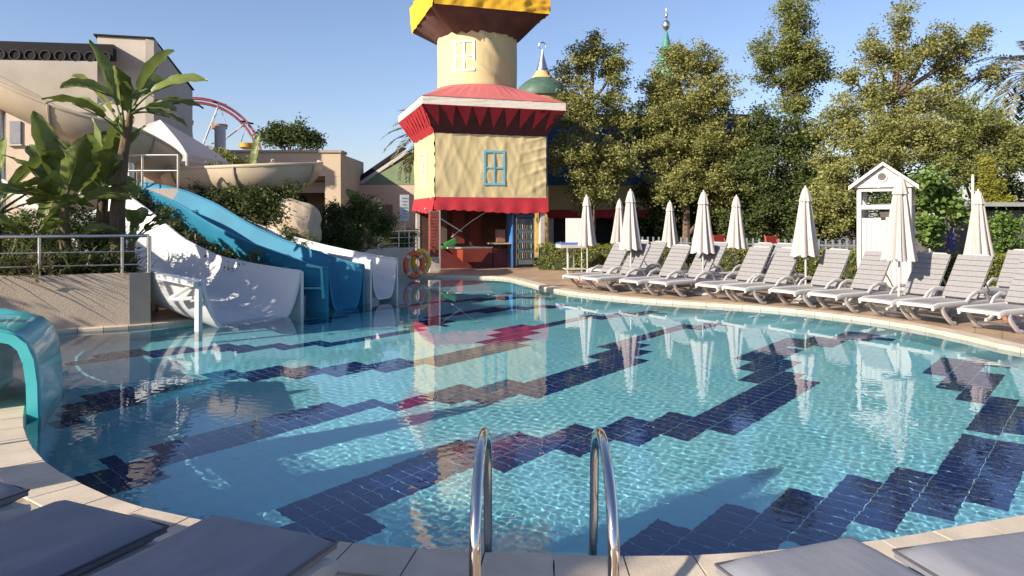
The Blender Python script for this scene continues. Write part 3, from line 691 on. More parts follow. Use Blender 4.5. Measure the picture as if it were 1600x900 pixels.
wl = thing('low_wall', 'low pale wall with lifebuoys right of the slides', 'wall', (-3.0, 19.9, 0))
wallseg((-4.05, 18.9), (-2.78, 20.6), -.02, .80, .2, 'panel', mat('pale_wall', (.50, .46, .42), .9, .08, 2, .2, 40), wl)
r2 = thing('wall_railing', 'stainless steel railing on the low pale wall beside the stall', 'railing', (-3.2, 20, .8))
ra, rb = np.array([-4.75, 18.05]), np.array([-2.75, 20.78])
for z, r in ((1.26, .022), (1.08, .010), (.92, .010)): MB().tube([(*ra, z), (*rb, z)], r, 8).build('rail', M_steel, r2, True)
for t in (0, .3, .55, .78, .9, 1): p = ra*(1-t)+rb*t; MB().tube([(*p, .2), (*p, 1.26)], .020, 8).build('post', M_steel, r2, True)
def buoy(px, py, d, col, nm, lab, s=1):
    c = at(px, py, d); t = thing('lifebuoy', lab, 'lifebuoy', tuple(c), 0, None); ax = np.array([.75, .62, 0]); up = np.array([0, 0, 1])
    Rb, rb_ = .27*s, .075*s; P = [tuple(ax*Rb*cos(a)+up*Rb*1.15*sin(a)) for a in np.linspace(0, 2*pi, 29)]
    MB().tube(P, rb_, 10, cap=False).build('ring', col, t, True, True)
    for a in (.8, 2.4, 3.9, 5.5):
        Q = [tuple(ax*Rb*cos(b)+up*Rb*1.15*sin(b)) for b in np.linspace(a-.12, a+.12, 4)]; MB().tube(Q, rb_*1.06, 10).build('band', M_white, t, True, True)
    return t
buoy(647, 414, 19.3, mat('buoy_red', (.60, .09, .03), .5, .15, 5), 'r', 'red lifebuoy hanging on the low pale wall, left one')
buoy(658, 409, 19.7, mat('buoy_yellow', (.65, .42, .03), .5, .15, 5), 'y', 'yellow lifebuoy hanging on the low pale wall, right one', .95)
sg = thing('info_sign', 'small grey information sign on a white post beside the stall', 'sign', tuple(at(632, 392, 20.6)))
a = at(632, 325, 20.6); MB().box(a, (.26, .03, .76), .3, .008).build('board', mat('sign_grey', (.42, .46, .50), .6, .1, 10), sg)
MB().tube([(a[0], a[1]+.03, .3), (a[0], a[1]+.03, 1.9)], .025, 8).build('post', M_white, sg, True)
for k in range(7): MB().box((a[0]+.01, a[1]-.02, a[2]+.28-.09*k), (.17-.03*(k % 3), .004, .022), .3).build('text_line', mat('sign_ink', (.16, .2, .26), .7), sg)

# ------------------------------------------------------------------ fabric play tower with stall
TA = np.array([-2.41, 22.5]); tu = np.array([.951, .309]); tv = np.array([-.309, .951]); TW, TD = 3.71, 3.6
def T(a, b, z, off=0): p = TA+tu*a+tv*b; return np.array([p[0], p[1], z])
TC = TA+tu*TW/2+tv*TD/2
tow = thing('play_tower', 'cream fabric-clad play tower with red eaves and yellow top', 'tower', (TC[0], TC[1], 0))
def folds(seed, amp, n=9):
    r_ = np.random.default_rng(seed); pr = [(r_.uniform(2, 7), r_.uniform(-4, 4), r_.uniform(0, 6), r_.uniform(.3, 1)) for _ in range(n)]
    def fn(u, v):
        z = np.zeros_like(u)
        for fu, fv, ph, a in pr:
            c = np.sin(6.28*(fu*u+fv*v*.5)+ph+1.2*np.sin(3*u+2*v+ph)); z += amp*a*np.maximum(0, c)**3
        cre = np.sin((u*9-v*13)*2.2+3*np.sin(4*v)); z += amp*2.6*np.maximum(0, cre)**2*np.clip((u-.68)*3.2, 0, 1)
        return z
    return fn
grid('front_cloth', T(0, 0, 2.22), T(TW, 0, 2.22), T(TW, 0, 4.32), T(0, 0, 4.32), 90, 50, folds(1, .008), M_cream, tow)
grid('left_cloth', T(0, TD, 2.22), T(0, 0, 2.22), T(0, 0, 4.32), T(0, TD, 4.32), 40, 40, folds(2, .014), M_cream, tow)
grid('right_cloth', T(TW, 0, 2.22), T(TW, TD, 2.22), T(TW, TD, 4.32), T(TW, 0, 4.32), 40, 40, folds(3, .015), M_cream, tow)
grid('back_cloth', T(TW, TD, 2.22), T(0, TD, 2.22), T(0, TD, 4.32), T(TW, TD, 4.32), 20, 20, folds(4, .015), M_cream, tow)
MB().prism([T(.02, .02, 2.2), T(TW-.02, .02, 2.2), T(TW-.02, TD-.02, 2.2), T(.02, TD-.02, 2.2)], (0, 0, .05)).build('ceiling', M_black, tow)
# red scalloped awning
def awn(name, a, b, out):
    nu, nv = 73, 7; V = []
    for j in range(nv):
        for k in range(nu):
            u, v = k/(nu-1), j/(nv-1); p = np.array(a)*(1-u)+np.array(b)*u
            z = 2.30-.44*v-(.035*abs(sin(u*pi*12)) if j == nv-1 else 0)+.05*sin(u*5+1)*v
            o_ = .03+.07*v+.015*sin(u*40)*v; V.append((p[0]+out[0]*o_, p[1]+out[1]*o_, z))
    Fc = [(j*nu+k, j*nu+k+1, (j+1)*nu+k+1, (j+1)*nu+k) for j in range(nv-1) for k in range(nu-1)]
    return fast(name, V, Fc, M_red, tow, True)
awn('front_awning', T(-.06, 0, 0)[:2], T(TW+.06, 0, 0)[:2], -tv); awn('left_awning', T(0, TD, 0)[:2], T(0, -.06, 0)[:2], -tu); awn('right_awning', T(TW, 0, 0)[:2], T(TW, TD, 0)[:2], tu)
# inverted eave (shade painted maroon, sunlit left side red), white trim, red roof, pennants
e = .5; z0, z1, z2 = 4.32, 5.13, 5.38
lo = [T(0, 0, z0), T(TW, 0, z0), T(TW, TD, z0), T(0, TD, z0)]; hi = [T(-e, -e, z1), T(TW+e, -e, z1), T(TW+e, TD+e, z1), T(-e, TD+e, z1)]
tr = [p+np.array([0, 0, z2-z1]) for p in hi]
def face4(name, a, b, c, d, m, amp=.008, nu=30, nv=12, seed=5): return grid(name, a, b, c, d, nu, nv, folds(seed, amp), m, tow)
for k, nm in enumerate(('front', 'right', 'back', 'left')):
    a, b = k, (k+1) % 4
    face4('eave_cloth', lo[a], lo[b], hi[b], hi[a], M_red if nm == 'left' else M_maroon, .012, seed=10+k)  # left side coloured as sunlit red, the others as shaded maroon
    face4('trim_band', hi[a], hi[b], tr[b], tr[a], M_trim, .004, seed=20+k)
    n_ = np.cross(lo[b]-lo[a], hi[a]-lo[a]); n_ /= np.linalg.norm(n_)
    if nm in ('front', 'left', 'right'):
        N = 9
        for q in range(N):
            u0, u1, um = q/N+.004, (q+1)/N-.004, (q+.5)/N
            P0, P1 = hi[a]*(1-u0)+hi[b]*u0, hi[a]*(1-u1)+hi[b]*u1
            pm = (hi[a]*(1-um)+hi[b]*um)*.27+(lo[a]*(1-um)+lo[b]*um)*.73
            MB().prism([P0+n_*.018, P1+n_*.018, pm+n_*.035], n_*.012).build('pennant', M_red, tow)
ry = 6.02; rc = 1.42; rfv = []
for k in range(48):
    th = 2*pi*k/48; c_, s_ = cos(th), sin(th); q = 1/max(abs(c_), abs(s_))
    p = TC+tu*(TW/2+e+.02)*c_*q+tv*(TD/2+e+.02)*s_*q; rfv.append((p[0], p[1], z2+.004))
for k in range(48):
    th = 2*pi*k/48; p = TC+(tu*cos(th)+tv*sin(th))*rc; rfv.append((p[0], p[1], ry))
fast('lower_roof', rfv, [(k, (k+1) % 48, 48+(k+1) % 48, 48+k) for k in range(48)], M_redroof, tow)
# upper drum
n = 96; V = []; nz = 40; fnr = np.random.default_rng(9)
for j in range(nz):
    z = 5.9+(7.85-5.9)*j/(nz-1)
    for k in range(n):
        th = 2*pi*k/n; a_ = (th-5.2); cre = max(0, sin((th*7+z*6.5)+.8*sin(3*z)))**3*math.exp(-((th-4.95)/.42)**2)
        r_ = 1.37+.075*cre+.006*sin(th*9+z*2); V.append((TC[0]+r_*cos(th), TC[1]+r_*sin(th), z))
fast('drum_cloth', V, [(j*n+k, j*n+(k+1) % n, (j+1)*n+(k+1) % n, (j+1)*n+k) for j in range(nz-1) for k in range(n)], M_cream, tow, True)
A2, zb_, zt_ = 1.92, 8.33, 9.25
def sq(a, z): return [np.array([*(TC-tu*a-tv*a), z]), np.array([*(TC+tu*a-tv*a), z]), np.array([*(TC+tu*a+tv*a), z]), np.array([*(TC-tu*a+tv*a), z])]
s0, s1, s2 = sq(A2, zb_), sq(A2+.06, zt_), sq(.05, 10.9)
V = []
for k in range(48):
    th = 2*pi*k/48; c_, s_ = cos(th), sin(th); q = A2/max(abs(c_), abs(s_)); p = TC+tu*c_*q+tv*s_*q; V.append((p[0], p[1], zb_+.02+.03*sin(k*2.1)))
for k in range(48): th = 2*pi*k/48; r_ = 1.39+.04*sin(k*1.7); p = TC+(tu*cos(th)+tv*sin(th))*r_; V.append((p[0], p[1], 7.72+.05*sin(k*2.9)))
fast('hat_underside', V, [(k, (k+1) % 48, 48+(k+1) % 48, 48+k) for k in range(48)], M_brownf, tow, True)
for k in range(4):
    b = (k+1) % 4; face4('hat_side', s0[k], s0[b], s1[b], s1[k], M_yellow, .02, 40, 14, 30+k); face4('hat_roof', s1[k], s1[b], s2[b], s2[k], M_yellow, .02, seed=40+k)
# painted windows on the cloth
def pw_(P, ux, w_, h_, nrm, m, bar=.07):
    uz = np.array([0, 0, 1.]); ux = np.array([*ux, 0]); nrm = np.array([*nrm, 0])
    for (a, b, ww, hh) in ((-w_/2+bar/2, 0, bar, h_), (w_/2-bar/2, 0, bar, h_), (0, 0, bar*.7, h_-2*bar), (0, h_/2-bar/2, w_-2*bar, bar), (0, -h_/2+bar/2, w_-2*bar, bar), (-w_/4, 0, w_/2-bar*1.4, bar*.7), (w_/4, 0, w_/2-bar*1.4, bar*.7)):
        c = P+ux*a+uz*b+nrm*.004
        MB().prism([c-ux*ww/2-uz*hh/2, c+ux*ww/2-uz*hh/2, c+ux*ww/2+uz*hh/2, c-ux*ww/2+uz*hh/2], nrm*.012).build('painted_window_bar', m, tow)
pw_(T(1.93, -.018, 3.25), tu, .72, 1.12, -tv, M_paint)
pw_(T(-.02, 1.9, 3.3), -tv, .7, 1.1, -tu, M_paintf)
th0 = math.atan2(-1, -.28)
def drumwin():
    for (a0, a1, za, zb2) in ((-.27, -.20, 6.45, 7.45), (.20, .27, 6.45, 7.45), (-.03, .03, 6.5, 7.4), (-.20, .20, 7.39, 7.45), (-.20, .20, 6.45, 6.51), (-.20, .20, 6.92, 6.97)):
        V = []
        for rr in (1.378, 1.392):
            for z in (za, zb2):
                for q in range(5): th = th0+a0+(a1-a0)*q/4; V.append((TC[0]+rr*cos(th), TC[1]+rr*sin(th), z))
        Fc = [(q, q+1, q+6, q+5) for q in range(4)]+[(10+q, 11+q, 16+q, 15+q) for q in range(4)]+[(q, q+1, q+11, q+10) for q in range(4)]+[(5+q, 6+q, 16+q, 15+q) for q in range(4)]+[(0, 5, 15, 10), (4, 9, 19, 14)]
        mb = MB(); mb.add(V, Fc); mb.build('painted_window_bar', M_paintf, tow)
drumwin()
# stall below: posts, dark back walls, pillar
for a, b, w_ in ((.10, .06, .14), (TW-.12, .06, .16), (.1, TD-.1, .14), (TW-.1, TD-.1, .14)):
    p = T(a, b, 1.1); MB().box(p, (w_, w_, 2.2), math.atan2(tu[1], tu[0]), .01).build('post', mat('post_paint', (.45, .42, .40), .6), tow)
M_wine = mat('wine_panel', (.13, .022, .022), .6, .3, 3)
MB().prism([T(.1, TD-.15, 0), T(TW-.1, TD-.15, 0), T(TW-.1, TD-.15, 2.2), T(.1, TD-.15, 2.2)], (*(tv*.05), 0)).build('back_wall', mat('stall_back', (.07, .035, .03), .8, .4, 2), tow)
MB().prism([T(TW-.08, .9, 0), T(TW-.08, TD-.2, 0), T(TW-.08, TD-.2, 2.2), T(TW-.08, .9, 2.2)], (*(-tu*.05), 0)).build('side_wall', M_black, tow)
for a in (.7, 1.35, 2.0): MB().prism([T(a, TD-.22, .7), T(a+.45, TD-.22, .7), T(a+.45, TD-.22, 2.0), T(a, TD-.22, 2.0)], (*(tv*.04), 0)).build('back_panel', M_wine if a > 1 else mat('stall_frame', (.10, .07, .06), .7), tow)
wallseg(T(.25, .55, 0)[:2], T(2.55, .55, 0)[:2], 0, .62, .1, 'counter_wall', M_wine, tow)
ct = thing('snack_counter', 'light wooden counter top on legs inside the stall', 'counter', tuple(T(2.3, .5, 0)))
MB().box(T(2.25, .42, .80), (.75, .5, .04), math.atan2(tu[1], tu[0]), .008).build('top', mat('worn_wood', (.38, .30, .22), .7, .2, 6), ct)
for da, db in ((-.3, -.2), (.3, -.2), (-.3, .2), (.3, .2)): p = T(2.25+da, .42+db, 0); MB().tube([(p[0], p[1], 0), (p[0], p[1], .78)], .02, 6).build('leg', M_dark, ct, True)
MB().box(T(2.3, .55, 1.05), (.3, .2, .42), .3, .01).build('menu_box', mat('box_brown', (.22, .10, .06), .7), ct)
bt = thing('orange_boat', 'orange boat-shaped bumper inside the stall, below the red panel', 'boat', tuple(T(1.15, .35, 0)))
hb = MB(); c = T(1.15, .30, 0)
hb.prism([T(.50, .40, .66), T(1.90, .40, .66), T(1.55, .40, .22), T(.95, .40, .22)], (*(-tv*.22), 0)); hb.build('hull', mat('orange_red', (.62, .10, .04), .5, .1, 3), bt)
MB().prism([T(.47, .42, .66), T(1.93, .42, .66), T(1.93, .42, .70), T(.47, .42, .70)], (*(-tv*.26), 0)).build('rim', M_trim, bt)
fg = thing('drinks_fridge', 'tall dark drinks fridge with glass door and blue side in the stall', 'fridge', tuple(T(3.0, .45, 0)), math.atan2(tu[1], tu[0]))
MB().box((0, .03, .93), (.74, .58, 1.84), 0, .015).build('cabinet', mat('fridge_black', (.03, .03, .035), .4), fg, False, True)
MB().box((-.395, .0, .93), (.04, .62, 1.84), 0, .008).build('side_panel', mat('fridge_blue', (.04, .16, .42), .4, .3, 2), fg, False, True)
dr = MB().box((.03, -.285, .86), (.58, .03, 1.5), 0, .006).build('door', mat('fridge_glass', (.10, .13, .15), .08, .2, 2), fg, False, True)
for s in (-1, 1): MB().box((.03+s*.30, -.30, .86), (.03, .04, 1.56), 0, .004).build('door_frame', M_steel, dr, False, True)
for z in (.3, .62, .94, 1.26): MB().box((.03, -.306, z), (.54, .008, .02)).build('shelf', M_steel, dr, False, True)
r_ = random.Random(2)
for z in (.33, .65, .97, 1.29):
    for q in range(7): MB().lathe((-.2+q*.075, -.309, z-.02), [(.022, 0), (.022, .13), (.009, .17), (.009, .2)], 8).build('bottle', mat('bottle_%d' % (q % 4), [(.12, .10, .06), (.03, .07, .05), (.22, .22, .24), (.12, .06, .04)][q % 4], .3), dr, True, True)
MB().box((.03, -.29, 1.74), (.62, .02, .16), 0, .004).build('header', mat('fridge_head', (.05, .07, .16), .4), fg, False, True)
bp = thing('brick_pillar', 'narrow red brick pillar on a pale base left of the stall', 'pillar', tuple(T(-.12, -.35, 0)))
MB().box(T(-.12, -.35, .22), (.30, .30, .44), .31, .01).build('base', mat('pillar_base', (.42, .37, .34), .8), bp)
r_ = random.Random(4); M_brk = mat('red_brick', (.20, .045, .035), .8, .3, 8, .3, 40)
MB().box(T(-.12, -.35, 1.15), (.25, .25, 1.42), .31).build('core', mat('mortar', (.20, .15, .13), .9), bp)
for k in range(14):
    MB().box(T(-.12, -.35, .50+k*.1), (.285, .285, .085), .31+r_.uniform(-.015, .015), .008).build('brick', M_brk, bp)
for lab, P, rr in (('thick white rope slanting across the stall opening', [T(-.35, -.1, 1.93), T(.45, .2, 1.47), T(.95, .4, 1.2)], .022), ('thin rope rising to the right across the stall opening', [T(.6, .35, 1.02), T(1.2, .3, 1.5), T(1.9, .2, 1.95)], .012)):
    tag(MB().tube(P, rr, 8).build('rope', M_trim, None, True), lab, 'rope')
gn = thing('green_cushion', 'small green folded cushion on the stall wall', 'cushion', tuple(T(.62, .5, .63)))
MB().box(T(.62, .55, .82), (.42, .16, .20), .31, .05, -.45).build('pad', mat('green_vinyl', (.03, .17, .04), .5, .2, 6), gn); MB().box(T(.40, .5, .70), (.2, .18, .10), .31, .03).build('bolster', mat('green_vinyl', (.05, .32, .06)), gn)

# stand with blue top and white board
st = thing('towel_stand', 'small stand with blue and white top beside the hedge', 'stand', tuple(at(890, 428, 20.9)))
c = at(892, 383, 20.9)
MB().box((c[0], c[1], .82), (.78, .55, .10), .2, .01).build('tray', M_white, st); MB().box((c[0], c[1], .895), (.76, .53, .045), .2, .01).build('top', mat('blue_top', (.06, .15, .45), .5), st)
for dx in (-.28, .28): MB().tube([(c[0]+dx*.3, c[1]+dx*.2, 0), (c[0]+dx*.3, c[1]+dx*.2, .78)], .022, 8).build('leg', M_white, st, True)
MB().box((c[0]+.1, c[1], .16), (.6, .4, .03), .2, .006).build('shelf', M_white, st)
bd = thing('notice_board', 'blank white notice board on legs behind the stand', 'board', tuple(at(897, 418, 22)))
c = at(898, 360, 21.9); MB().box(c, (.56, .04, .74), .1, .006).build('panel', mat('board_white', (.62, .60, .57), .6, .05, 3), bd)
for dx in (-.22, .22): MB().tube([(c[0]+dx, c[1]+.04, 0), (c[0]+dx, c[1]+.04, 1.6)], .02, 8).build('leg', M_white, bd, True)

# ------------------------------------------------------------------ changing cabin
cb = thing('changing_cabin', 'white wooden changing cabin with gabled roof and round vent', 'cabin', (7.52, 14.5, 0), R(-33))
cw, cd = .90, .90
for x in (-cw/2, cw/2):
    for y in (0, cd): MB().box((x, y, 1.13), (.085, .085, 2.26), 0, .006).build('post', M_white, cb, False, True)
for k in range(9): MB().box((-cw/2+.09+k*.09, .0, .86), (.085, .024, 1.56 if k not in (4, 5, 6) else 1.50-(.07 if k == 5 else .03)), 0, .004).build('front_board', M_white, cb, False, True)
for s in (-1, 1):
    for k in range(8): MB().box((s*cw/2, .10+k*.1, .98), (.024, .095, 1.86), 0, .004).build('side_board', M_white, cb, False, True)
for k in range(9): MB().box((-cw/2+.09+k*.09, cd, .86), (.085, .024, 1.6), 0, .004).build('back_board', M_white, cb, False, True)
MB().box((0, -.012, 1.86), (cw-.09, .07, .085), 0, .006).build('cross_beam', M_white, cb, False, True); MB().box((0, -.012, 2.215), (cw-.09, .07, .07), 0, .006).build('top_beam', M_white, cb, False, True)
ev, ap, ov = 2.26, 2.70, .58
for k in range(5):
    za, zb3 = ev+(ap-ev)*k/5, ev+(ap-ev)*(k+1)/5-.006; wa, wb = ov*(1-k/5), ov*(1-(k+1)/5)+.005
    MB().prism([(-wa+.02, -.10, za), (wa-.02, -.10, za), (wb, -.10, zb3), (-wb, -.10, zb3)], (0, .025, 0)).build('gable_board', M_white, cb, False, True)
MB().lathe((0, 0, 0), [(.10, 0), (.10, .02), (.075, .02), (.075, 0)], 24, cap=False).build('vent_ring', M_white, cb, True, True)
cb.children[-1].rotation_euler = (R(90), 0, 0); cb.children[-1].location = (-.02, -.102, 2.47)
q = MB().lathe((0, 0, 0), [(.085, 0), (.085, .008)], 24).build('vent_hole', mat('vent_grey', (.10, .09, .08), .8), cb, True, True); q.rotation_euler = (R(90), 0, 0); q.location = (-.02, -.101, 2.47)
for s in (-1, 1): MB().prism([(0, -.16, ap+.01), (s*(ov+.05), -.16, ev-.03), (s*(ov+.05), -.16, ev+.02), (0, -.16, ap+.06)], (0, cd+.32, 0)).build('roof_slope', mat('roof_felt', (.22, .17, .15), .9, .2, 5), cb, False, True)
for s in (-1, 1): MB().prism([(0, -.185, ap+.0), (s*(ov+.05), -.185, ev-.05), (s*(ov+.05), -.185, ev+.03), (0, -.185, ap+.07)], (0, .024, 0)).build('bargeboard', M_white, cb, False, True)

# terracotta ash pots under loungers
M_ter = mat('terracotta', (.42, .15, .06), .8, .2, 6)
for px, py, lab in ((1229, 468, 'terracotta pot on the deck under the lounger left of the cabin'), (1574, 500, 'terracotta pot on the deck at the right picture edge'), (900, 443, 'terracotta pot on the deck under the first lounger')):
    x, y = gp(px, py); t = thing('terracotta_pot', lab, 'pot', (x, y, .004), 0, 'terracotta pots on the far deck')
    MB().lathe((0, 0, 0), [(.07, 0), (.09, .17), (.075, .17), (.07, .12)], 18).build('body', M_ter, t, True, True); MB().lathe((0, 0, .165), [(.1, 0), (.105, .035), (.085, .035)], 18, cap=False).build('rim', M_ter, t, True, True)

# ------------------------------------------------------------------ buildings behind
def boxw(name, m, parent, x0, x1, y0, y1, z0, z1): return MB().box(((x0+x1)/2, (y0+y1)/2, (z0+z1)/2), (x1-x0, y1-y0, z1-z0)).build(name, m, parent)
hall = thing('hall_building', 'large pale hall with sloping roof and shade-darkened steel canopy at upper left', 'building', (-18, 30, 0))
MB().prism([(-16.2, 28.0, 0), (-14.0, 28.0, 0), (-14.0, 28.0, 8.62), (-16.2, 28.0, 8.75)], (0, .3, 0)).build('front_wall', M_stucco2, hall)
MB().prism([(-13.99, 28.0, 0), (-15.6, 35, 0), (-15.6, 35, 7.85), (-13.99, 28.0, 8.61)], (-.3, -.07, 0)).build('side_wall', M_stucco2, hall)
MB().prism([(-16.3, 27.9, 8.765), (-13.95, 27.9, 8.63), (-15.55, 35.1, 7.87), (-18.2, 35.1, 8.0)], (0, 0, .05)).build('roof_edge', M_dark, hall)
MB().prism([(-40, 27.2, 0), (-16.2, 30.4, 0), (-16.2, 30.4, 8.25), (-40, 27.2, 8.0)], (0, .3, 0)).build('long_wall', M_stucco2, hall)
cp = MB().prism([(-40, 23.5, 8.0), (-14.9, 26.9, 8.0), (-15.6, 28.0, 8.3), (-40, 25.6, 8.5)], (0, 0, .12)).build('canopy_roof', M_dark, hall)
ca, cb2 = np.array([-40, 23.45]), np.array([-14.95, 26.85])
MB().prism([(*ca, 7.2), (*cb2, 7.55), (*cb2, 8.0), (*ca, 8.02)], (0, .25, 0)).build('canopy_beam', M_dark, hall)
for k in range(20):
    t = .60+k*.0205; p = ca*(1-t)+cb2*t; q = MB().lathe((0, 0, 0), [(.17, -.02), (.195, -.02), (.195, .02), (.17, .02)], 20, cap=False).build('beam_hole_ring', mat('hole_ring', (.018, .018, .02), .7), hall, True, True)
    q.location = Vector((p[0], p[1]-.03, 7.62+.03*t))-hall.location; q.rotation_euler = (R(90), 0, math.atan2(3.4, 25))
for px, y0_, y1_, d in ((273, 165, 188, 32.0), (295.5, 184, 206, 34.6)):
    a = at(px, y0_, d); b = at(px, y1_, d); MB().box(((a[0]+.02), a[1]-.2, (a[2]+b[2])/2), (.12, .5, a[2]-b[2]), .22).build('slit_window', mat('slit_dark', (.10, .10, .09), .4), hall)
an = thing('annex_building', 'low sunlit stucco annex behind the flume at the left edge', 'building', (-16, 21, 0))
boxw('wall', M_stucco, an, -24, -12.9, 20.0, 25.0, 0, 4.6)
a = at(25, 207, 19.98); MB().box((a[0], 19.98, a[2]), (.30, .08, .62)).build('window', mat('pane_grey', (.16, .17, .20), .25), an); MB().box((a[0], 19.96, a[2]-.35), (.4, .12, .05)).build('sill', M_stucco2, an)
lb = thing('sand_building', 'low sand-coloured building with shaded recess behind the flume', 'building', (-9.5, 32, 0))
boxw('left_wall', M_stuccoY, lb, -14.2, -10.9, 32, 33, 0, 4.55); boxw('lintel', M_stuccoY, lb, -10.9, -7.65, 32, 33, 3.5, 4.55); boxw('right_pier', M_stuccoY, lb, -8.35, -7.65, 32.01, 33, 0, 3.5)
boxw('parapet', mat('parapet_grey', (.30, .25, .21), .9), lb, -14.3, -7.6, 31.93, 33.05, 4.55, 4.66); boxw('recess_back', mat('recess_brown', (.20, .13, .09), .9, .1, 2), lb, -10.9, -8.35, 34.6, 34.8, 0, 3.5)
boxw('recess_ceiling', M_stuccoY, lb, -10.9, -8.35, 33.0, 34.6, 3.35, 3.5); boxw('side_wall', M_stuccoY, lb, -8.3, -7.66, 33, 37, 0, 4.5); boxw('beam', M_stuccoY, lb, -10.9, -8.35, 33.2, 33.5, 2.8, 3.3)
a = at(473, 313, 34.5); q = MB(); q.lathe((0, 0, 0), [(.22, 0), (.22, .02)], 5); o = q.build('star_ornament', M_dark, lb, False, True); o.location = Vector(a)-lb.location; o.rotation_euler = (R(90), 0, .3)
gh = thing('green_roof_house', 'pinkish house with green gabled roof left of the tower', 'house', (-6, 37, 0))
RX, RY = -5.55, 36.0
MB().prism([(-8.3, 36, 0), (-3.6, 36, 0), (-3.6, 36, 3.3), (-8.3, 36, 3.3)], (0, 5, 0)).build('wall', M_pink, gh)
MB().prism([(-8.3, 35.98, 3.3), (-3.6, 35.98, 3.3), (-4.2, 37.4, 5.1), (-5.6, 37.4, 5.1)], (0, 3, 0)).build('roof', mat('green_roof', (.12, .16, .085), .8, .1, 3, .2, 20), gh)
MB().prism([(-8.6, 35.8, 3.0), (-8.3, 35.8, 3.0), (-5.5, 37.2, 5.2), (-5.75, 37.2, 5.25)], (0, .15, .08)).build('verge', M_dark, gh); MB().prism([(-8.3, 35.78, 2.98), (-8.0, 35.78, 2.98), (-5.3, 37.15, 5.05), (-5.5, 37.15, 5.1)], (0, .12, .04)).build('verge_board', M_stucco2, gh)
a = at(605, 334, 35.9); MB().box((a[0], 35.97, a[2]), (.5, .1, .9)).build('window', mat('window_brown', (.12, .07, .05), .5), gh)
br_ = thing('slate_building', 'low building with blue-grey roof between the sand building and the house', 'building', (-9, 44, 0))
boxw('wall', M_stucco2, br_, -12, -8.6, 42, 46, 0, 2.8); MB().prism([(-12.2, 41.8, 2.8), (-8.4, 41.8, 2.8), (-8.6, 44, 4.0), (-12, 44, 4.0)], (0, 2, 0)).build('roof', mat('slate_blue', (.14, .20, .26), .7, .1, 3), br_)
ck = thing('castle_building', 'blue and cream play castle mostly hidden behind the trees', 'building', (4.5, 29, 0))
boxw('lower_wall', mat('castle_cream', (.55, .45, .24), .8, .1, 2), ck, 1.4, 9, 27.5, 33, 1.9, 2.9); boxw('upper_wall', mat('castle_blue', (.03, .10, .28), .7, .2, 1.5), ck, 1.35, 9.1, 27.4, 33, 2.9, 5.6)
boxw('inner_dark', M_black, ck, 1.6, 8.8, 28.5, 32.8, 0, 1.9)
for x in (1.5, 4, 6.5, 8.9): boxw('post', M_white, ck, x-.1, x+.1, 27.55, 27.75, 0, 1.9)
V = []; nu = 61
for j in range(2):
    for k in range(nu): u = k/(nu-1); V.append((1.35+7.7*u, 27.38-.06*j, 1.95-(.28+.06*abs(sin(u*pi*22)))*j))
fast('awning', V, [(k, k+1, nu+k+1, nu+k) for k in range(nu-1)], M_red, ck)
dt = thing('domed_turret', 'turret with green dome, silver cone and crescent finial behind the tower', 'turret', (1.3, 33, 0)); c = (1.42, 33.5, 0)
MB().lathe(c, [(1.15, 0), (1.15, 7.3)], 32).build('drum', mat('turret_ochre', (.36, .26, .08), .8, .2, 3), dt, True)
MB().lathe(c, [(1.25, 7.25), (1.27, 7.45), (1.1, 7.72), (.8, 7.98), (.5, 8.15)], 32).build('dome', mat('turret_green', (.045, .095, .07), .6, .3, 4), dt, True)
MB().lathe(c, [(.55, 8.13), (.45, 8.25), (.33, 8.4), (.30, 8.5)], 28).build('collar', mat('turret_gold', (.50, .36, .16), .5, .1, 3), dt, True)
MB().lathe(c, [(.31, 8.48), (.22, 8.75), (.10, 9.15), (.03, 9.45)], 24).build('cone', M_steel, dt, True)
MB().tube([(c[0]+.16*cos(a), c[1], 9.68+.16*sin(a)) for a in np.linspace(-.5, 4.6, 18)], [.008+.028*sin(pi*k/17) for k in range(18)], 8).build('crescent', M_steel, dt, True)
MB().tube([(c[0], c[1], 9.4), (c[0], c[1], 9.53)], .02, 8).build('finial_rod', M_steel, dt, True)
sp_ = thing('green_spire', 'teal castle spire with silver ball finial above the trees', 'turret', (8.2, 38, 0)); c = (8.18, 38, 0)
MB().lathe(c, [(1.0, 0), (1.0, 5.5), (1.25, 5.55), (1.1, 7), (.62, 9.2), (.28, 10.6), (.06, 11.5)], 28).build('roof', mat('spire_teal', (.04, .22, .19), .6, .2, 3), sp_, True)
MB().lathe(c, [(.04, 11.45), (.05, 11.55), (.16, 11.68), (.22, 11.85), (.16, 12.02), (.05, 12.12), (.03, 12.2), (.09, 12.3), (.09, 12.42), (.03, 12.5), (.02, 12.75)], 20).build('finial', M_steel, sp_, True)
fw = thing('ferris_wheel', 'small red ferris wheel with hanging gondolas beyond the hall', 'ferris wheel', (-26, 60, 0))
fc = at(308, 250, 60); ax = np.array([.93, .36, 0]); nn = np.array([-.36, .93, 0]); up = np.array([0, 0, 1.]); FR = 5.15
M_rose = mat('rose_steel', (.35, .09, .10), .5, .2, 2); M_pale = mat('pale_steel', (.42, .38, .40), .5)
for s in (-.45, .45):
    for rr in (FR, FR-.35): MB().tube([fc+nn*s+(ax*cos(a)+up*sin(a))*rr for a in np.linspace(0, 2*pi, 61)], .07, 6, cap=False).build('rim', M_rose, fw, True)
